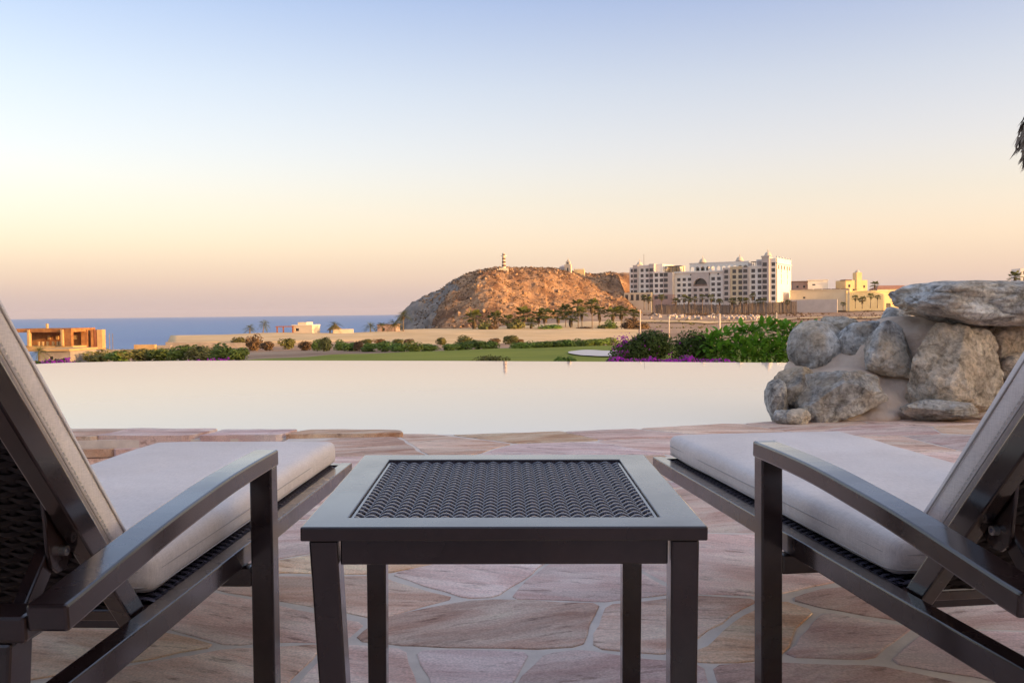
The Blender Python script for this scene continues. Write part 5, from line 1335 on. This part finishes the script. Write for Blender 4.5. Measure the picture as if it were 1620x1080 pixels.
def build_chapel():
    Y = hill_hit(897, 429); b = P(897, 429.5, Y); root = empty('chapel', b, R(-25), 'small white chapel with a stepped bell gable on the ridge', 'chapel'); s = Y/FPX
    H_ = 20*s
    block(root, -1.6, 2.4, -2.5, H_*.55, 0, 1.6, 'sunlit_white', [(-.1,.9,.2,2.2)], 'gable_front', 0)
    MB().box(-.8, 1.6, .2, 1.4, H_*.55, H_*.80).build('bell_gable', MT['sunlit_white'], root); MB().box(-.2, 1.0, .4, 1.2, H_*.80, H_*.92).build('bell_top', MT['sunlit_white'], root)
    MB().box(.28, .52, .7, .9, H_*.92, H_*1.08).build('cross', MT['sunlit_white'], root)
    MB().box(.0, .8, .1, .19, H_*.60, H_*.72).build('bell_opening', MT['glass'], root)
    MB().box(-5.4, -1.61, 1.7, 8, -2.5, H_*.38).build('nave', MT['grey_wall'], root)
    MB().add([(-5.7,1.5,H_*.38),(-1.5,1.5,H_*.38),(-1.5,8.2,H_*.38),(-5.7,8.2,H_*.38),(-4.6,4.8,H_*.55),(-1.5,4.8,H_*.55)], [(0,1,5,4),(1,2,5),(2,3,4,5),(3,0,4)]).build('roof', MT['grey_wall'], root)
    b = P(916, 434, hill_hit(916, 433.5)); root = empty('stone_wall', b, R(-15), 'sunlit ochre battlemented wall beside the chapel', 'wall')
    MB().box(-3.2, 3.2, 0, 2.0, -2.5, 2.6).build('wall_body', MT['yellow_wall'], root)
    for i in range(5): MB().box(-3.1+i*1.3, -2.4+i*1.3, .1, 1.2, 2.601, 3.3).build('merlon', MT['yellow_wall'], root)
build_chapel()

# ------------------------------------------------------------------ the shore on the left
def build_site():
    Y = 170; a = P(30, 556, Y); root = empty('construction_building', a, R(-10), 'unfinished orange concrete building with pillars near the sea', 'building')
    s = Y/FPX; X = lambda p: (p-30)*s; top = (556-520)*s; mid = (556-547.5)*s
    MB().box(X(20), X(125), 0, 8, 0, mid).build('floor_slab', MT['ochre'], root); MB().box(X(20), X(124), -.2, 7, top-.7, top).build('roof_slab', MT['rust'], root)
    MB().box(X(20), X(122), 4.5, 4.8, mid, top-.71).build('back_wall', MT['rust'], root)
    for p, w_ in ((50,4),(109,4)): MB().box(X(p-w_/2), X(p+w_/2), -.5, .2, mid, top-.2).build('pillar', MT['ochre'], root, bevel=.05)
    MB().box(X(112), X(123), -.1, .6, mid, top-.71).build('formwork', MT['rust'], root)
    for p in (60,67,75,85,93,97.5,101.5,106): MB().box(X(p-1.6), X(p+1.6), .8, 1.2, mid, mid+(547-540)*s).build('pier', MT['ochre'], root, bevel=.04)
    for p in (56,71,88,99,104): MB().box(X(p-2.2), X(p+2.2), 4.3, 4.49, mid+1.1, mid+1.9).build('niche', MT['ochre'], root)
    MB().box(X(66), X(68.5), 2, 2.4, top, top+.9).build('chimney', MT['ochre'], root)
    a = P(128, 547, Y); root = empty('formwork_tower', P(146, 549, 172), 0, 'rusty scaffold towers standing right of the unfinished building', 'scaffold')
    for p, w_, m in ((133.5,10,'rust'),(146,4,'rust'),(151,4,'wood_red'),(158,8,'ochre')):
        MB().box((p-146-w_/2)*s, (p-146+w_/2)*s, 0, 1.5, -1.2, (549-521)*s).build('panel', MT[m], root)
    for z in (.8, 2.0): MB().box((128-146)*s, (162-146)*s, 1.6, 1.7, z, z+.12).build('ledger', MT['wood'], root)
    for p in (141,170,175): MB().box((p-146)*s-.04, (p-146)*s+.04, 1.0, 1.1, -1.2, 2.6).build('prop', MT['wood'], root)
    root = empty('concrete_block', P(90, 577, 118), R(-6), 'low bare concrete block with a small dark opening by the pool', 'building'); s = 118/FPX
    block(root, (62-90)*s, (113-90)*s, -1, (577-555)*s, 0, 6, 'concrete', [((77-90)*s, (84-90)*s, (577-569)*s, (577-563.5)*s)], mullion=False)
    MB().box((60-90)*s, (115-90)*s, -.4, 6.2, (577-555)*s+.001, (577-552)*s).build('slab_edge', MT['ochre'], root)
    simple_building('garden_wall', 'tan low wall behind the loose hedge at the shore', 'wall', 131, 212, 553, 566, 140, .8, 'concrete', R(4))
    simple_building('garden_wall', 'short sunlit wall end left of the sand bank', 'wall', 212, 246, 545, 560, 165, .8, 'ochre', R(-4))
    simple_building('garden_wall', 'dark grey wall stub against the sand bank', 'wall', 246, 270, 546, 560, 172, .8, 'concrete', R(0))
    a = P(262, 556, 194.2); b = P(545, 552, 194.2); root = empty('retaining_wall', (a.x, a.y, 0), 0, 'long grey stone retaining wall in front of the sand bank', 'wall'); W = b.x-a.x
    mb = MB(); n = 30; vs = []
    for i in range(n+1):
        x = W*i/n; px = 262+(545-262)*i/n; zt = Zat(px, interp([262,300,400,545],[541,542,542,543.5], px), 194.2); vs += [(x,0,-9),(x,0,zt),(x,.9,zt),(x,.9,-9)]
    mb.add(vs, [(i*4+k, i*4+k+1, (i+1)*4+k+1, (i+1)*4+k) for i in range(n) for k in range(3)]); mb.build('wall_body', MT['concrete'], root)
    palm(62, 556, 577, 100, 12, 'feather', 'yellowing palm half hidden by the left lounger back', None, 3, 0)
    # low white house, pergola and palapa on the bank
    simple_building('beach_house', 'small white flat-roofed house on the sand bank above the sea', 'house', 462, 497, 514.5, 523, 258, 5, 'sunlit_white', R(-14), [(.25,.35,1.2,.8)], lambda root, W, h: (MB().box(W*.25, W*.68, .5, 4.5, h, h+.9).build('upper_room', MT['cream_wall'], root), MB().box(-.1, W+.1, -.15, 5.1, h, h+.18).build('roof', MT['white_wall'], root)))
    a = P(436, 524, 257); root = empty('pergola', a, 0, 'dark wooden pergola left of the white beach house', 'pergola'); s = 257/FPX
    MB().box(0, 28*s, 0, 3, 6.6*s, 8*s).build('beam', MT['wood_red'], root)
    for x in (0.2, 11*s, 26*s): MB().box(x, x+.35, .1, .45, -1, 6.6*s-.001).build('post', MT['wood_red'], root)
    a = P(530, 525, 259); root = empty('palapa', a, 0, 'thatched palapa roof beside a palm on the sand bank', 'palapa'); s = 259/FPX
    MB().lathe([(13*s,3.5*s),(9*s,6*s),(4*s,10*s),(.6*s,13*s)], 10).build('thatch_roof', MT['thatch'], root)
    for x, y in ((-8,-4),(8,-4),(-8,4),(8,4)): MB().box(x*s-.1, x*s+.1, y*s-.1, y*s+.1, -1, 4.6*s).build('post', MT['wood'], root)
    simple_building('garden_wall', 'low white wall on the sand bank right of the palapa', 'wall', 527, 559, 520.5, 526, 255, .5, 'sunlit_white', 0)
    simple_building('beach_house', 'low pink house among the palms at the foot of the cliff', 'house', 597, 628, 514, 524, 262, 4, 'rose_wall', R(-8), [(.3,.4,1,.8)], lambda root, W, h: MB().box(-.2, W+.2, -.2, 5.2, h, h+.25).build('roof', MT['roof_dark'], root))
build_site()

# shaggy palm just outside the right edge of the picture
def build_near_palm():
    Y = 12.0; c = P(1651, 216, Y); b = Vector((c.x, c.y, -1.2)); r = random.Random(8)
    root = empty('palm_tree', b, 0, 'dead frond tips of a near palm at the right edge of the sky', 'palm tree'); h = c.z-b.z
    MB().tube([(0,0,-.3),(.05,0,h*.5),(0,0,h+4.3)], [.20,.16,.14], 10).build('trunk', MT['trunk'], root, True)
    o = link('crown', CR['fan'][1], MT['palm_leaf'], root); o.location = (0,0,h+4.6); o.scale = (1.6,)*3
    mb = MB()
    for k in range(900):
        a = r.uniform(0, 6.28); d = Vector((math.cos(a), math.sin(a), 0)); s = Vector((-d.y, d.x, 0)); z = h + .40 - r.uniform(0,.62) if k < 460 else h + r.uniform(.3, 4.2); L = r.uniform(.18,.34)
        p = d*.08+Vector((0,0,z)); m = d*r.uniform(.22,.36)*(1-.5*abs((z-h-.1)/.4) if k < 460 else .42) + Vector((0,0,z-L*.4)); e = m + d*r.uniform(.02,.10) + Vector((0,0,-L*.45)); wd = r.uniform(.025,.065)
        mb.add([p, m+s*wd, e+s*.004, e-s*.004, m-s*wd], [(0,1,4),(1,2,3,4)])
    mb.build('dead_fronds', mat('lightened_frond', (.26,.20,.155), (.36,.29,.225), 3, rough=.9, trans=.3), root, fix=False)  # dead-frond colour lightened to make up for its backlit shade
build_near_palm()

# evening haze over the sea and land
def build_haze():
    m = bpy.data.materials.new('evening_haze'); m.use_nodes = True; t = m.node_tree; t.nodes.remove(t.nodes['Principled BSDF'])
    v = t.nodes.new('ShaderNodeVolumePrincipled'); v.inputs['Color'].default_value = (.92,.88,.90,1); v.inputs['Density'].default_value = HAZE; v.inputs['Anisotropy'].default_value = .2
    t.links.new(v.outputs[0], t.nodes['Material Output'].inputs['Volume'])
    o = MB().box(-9100, 9100, -3100, 8600, -24, 48).build('haze', m); tag(o, 'thin pale evening haze over the sea and far shore', 'haze', kind='stuff')
HAZE = 5e-5
build_haze()
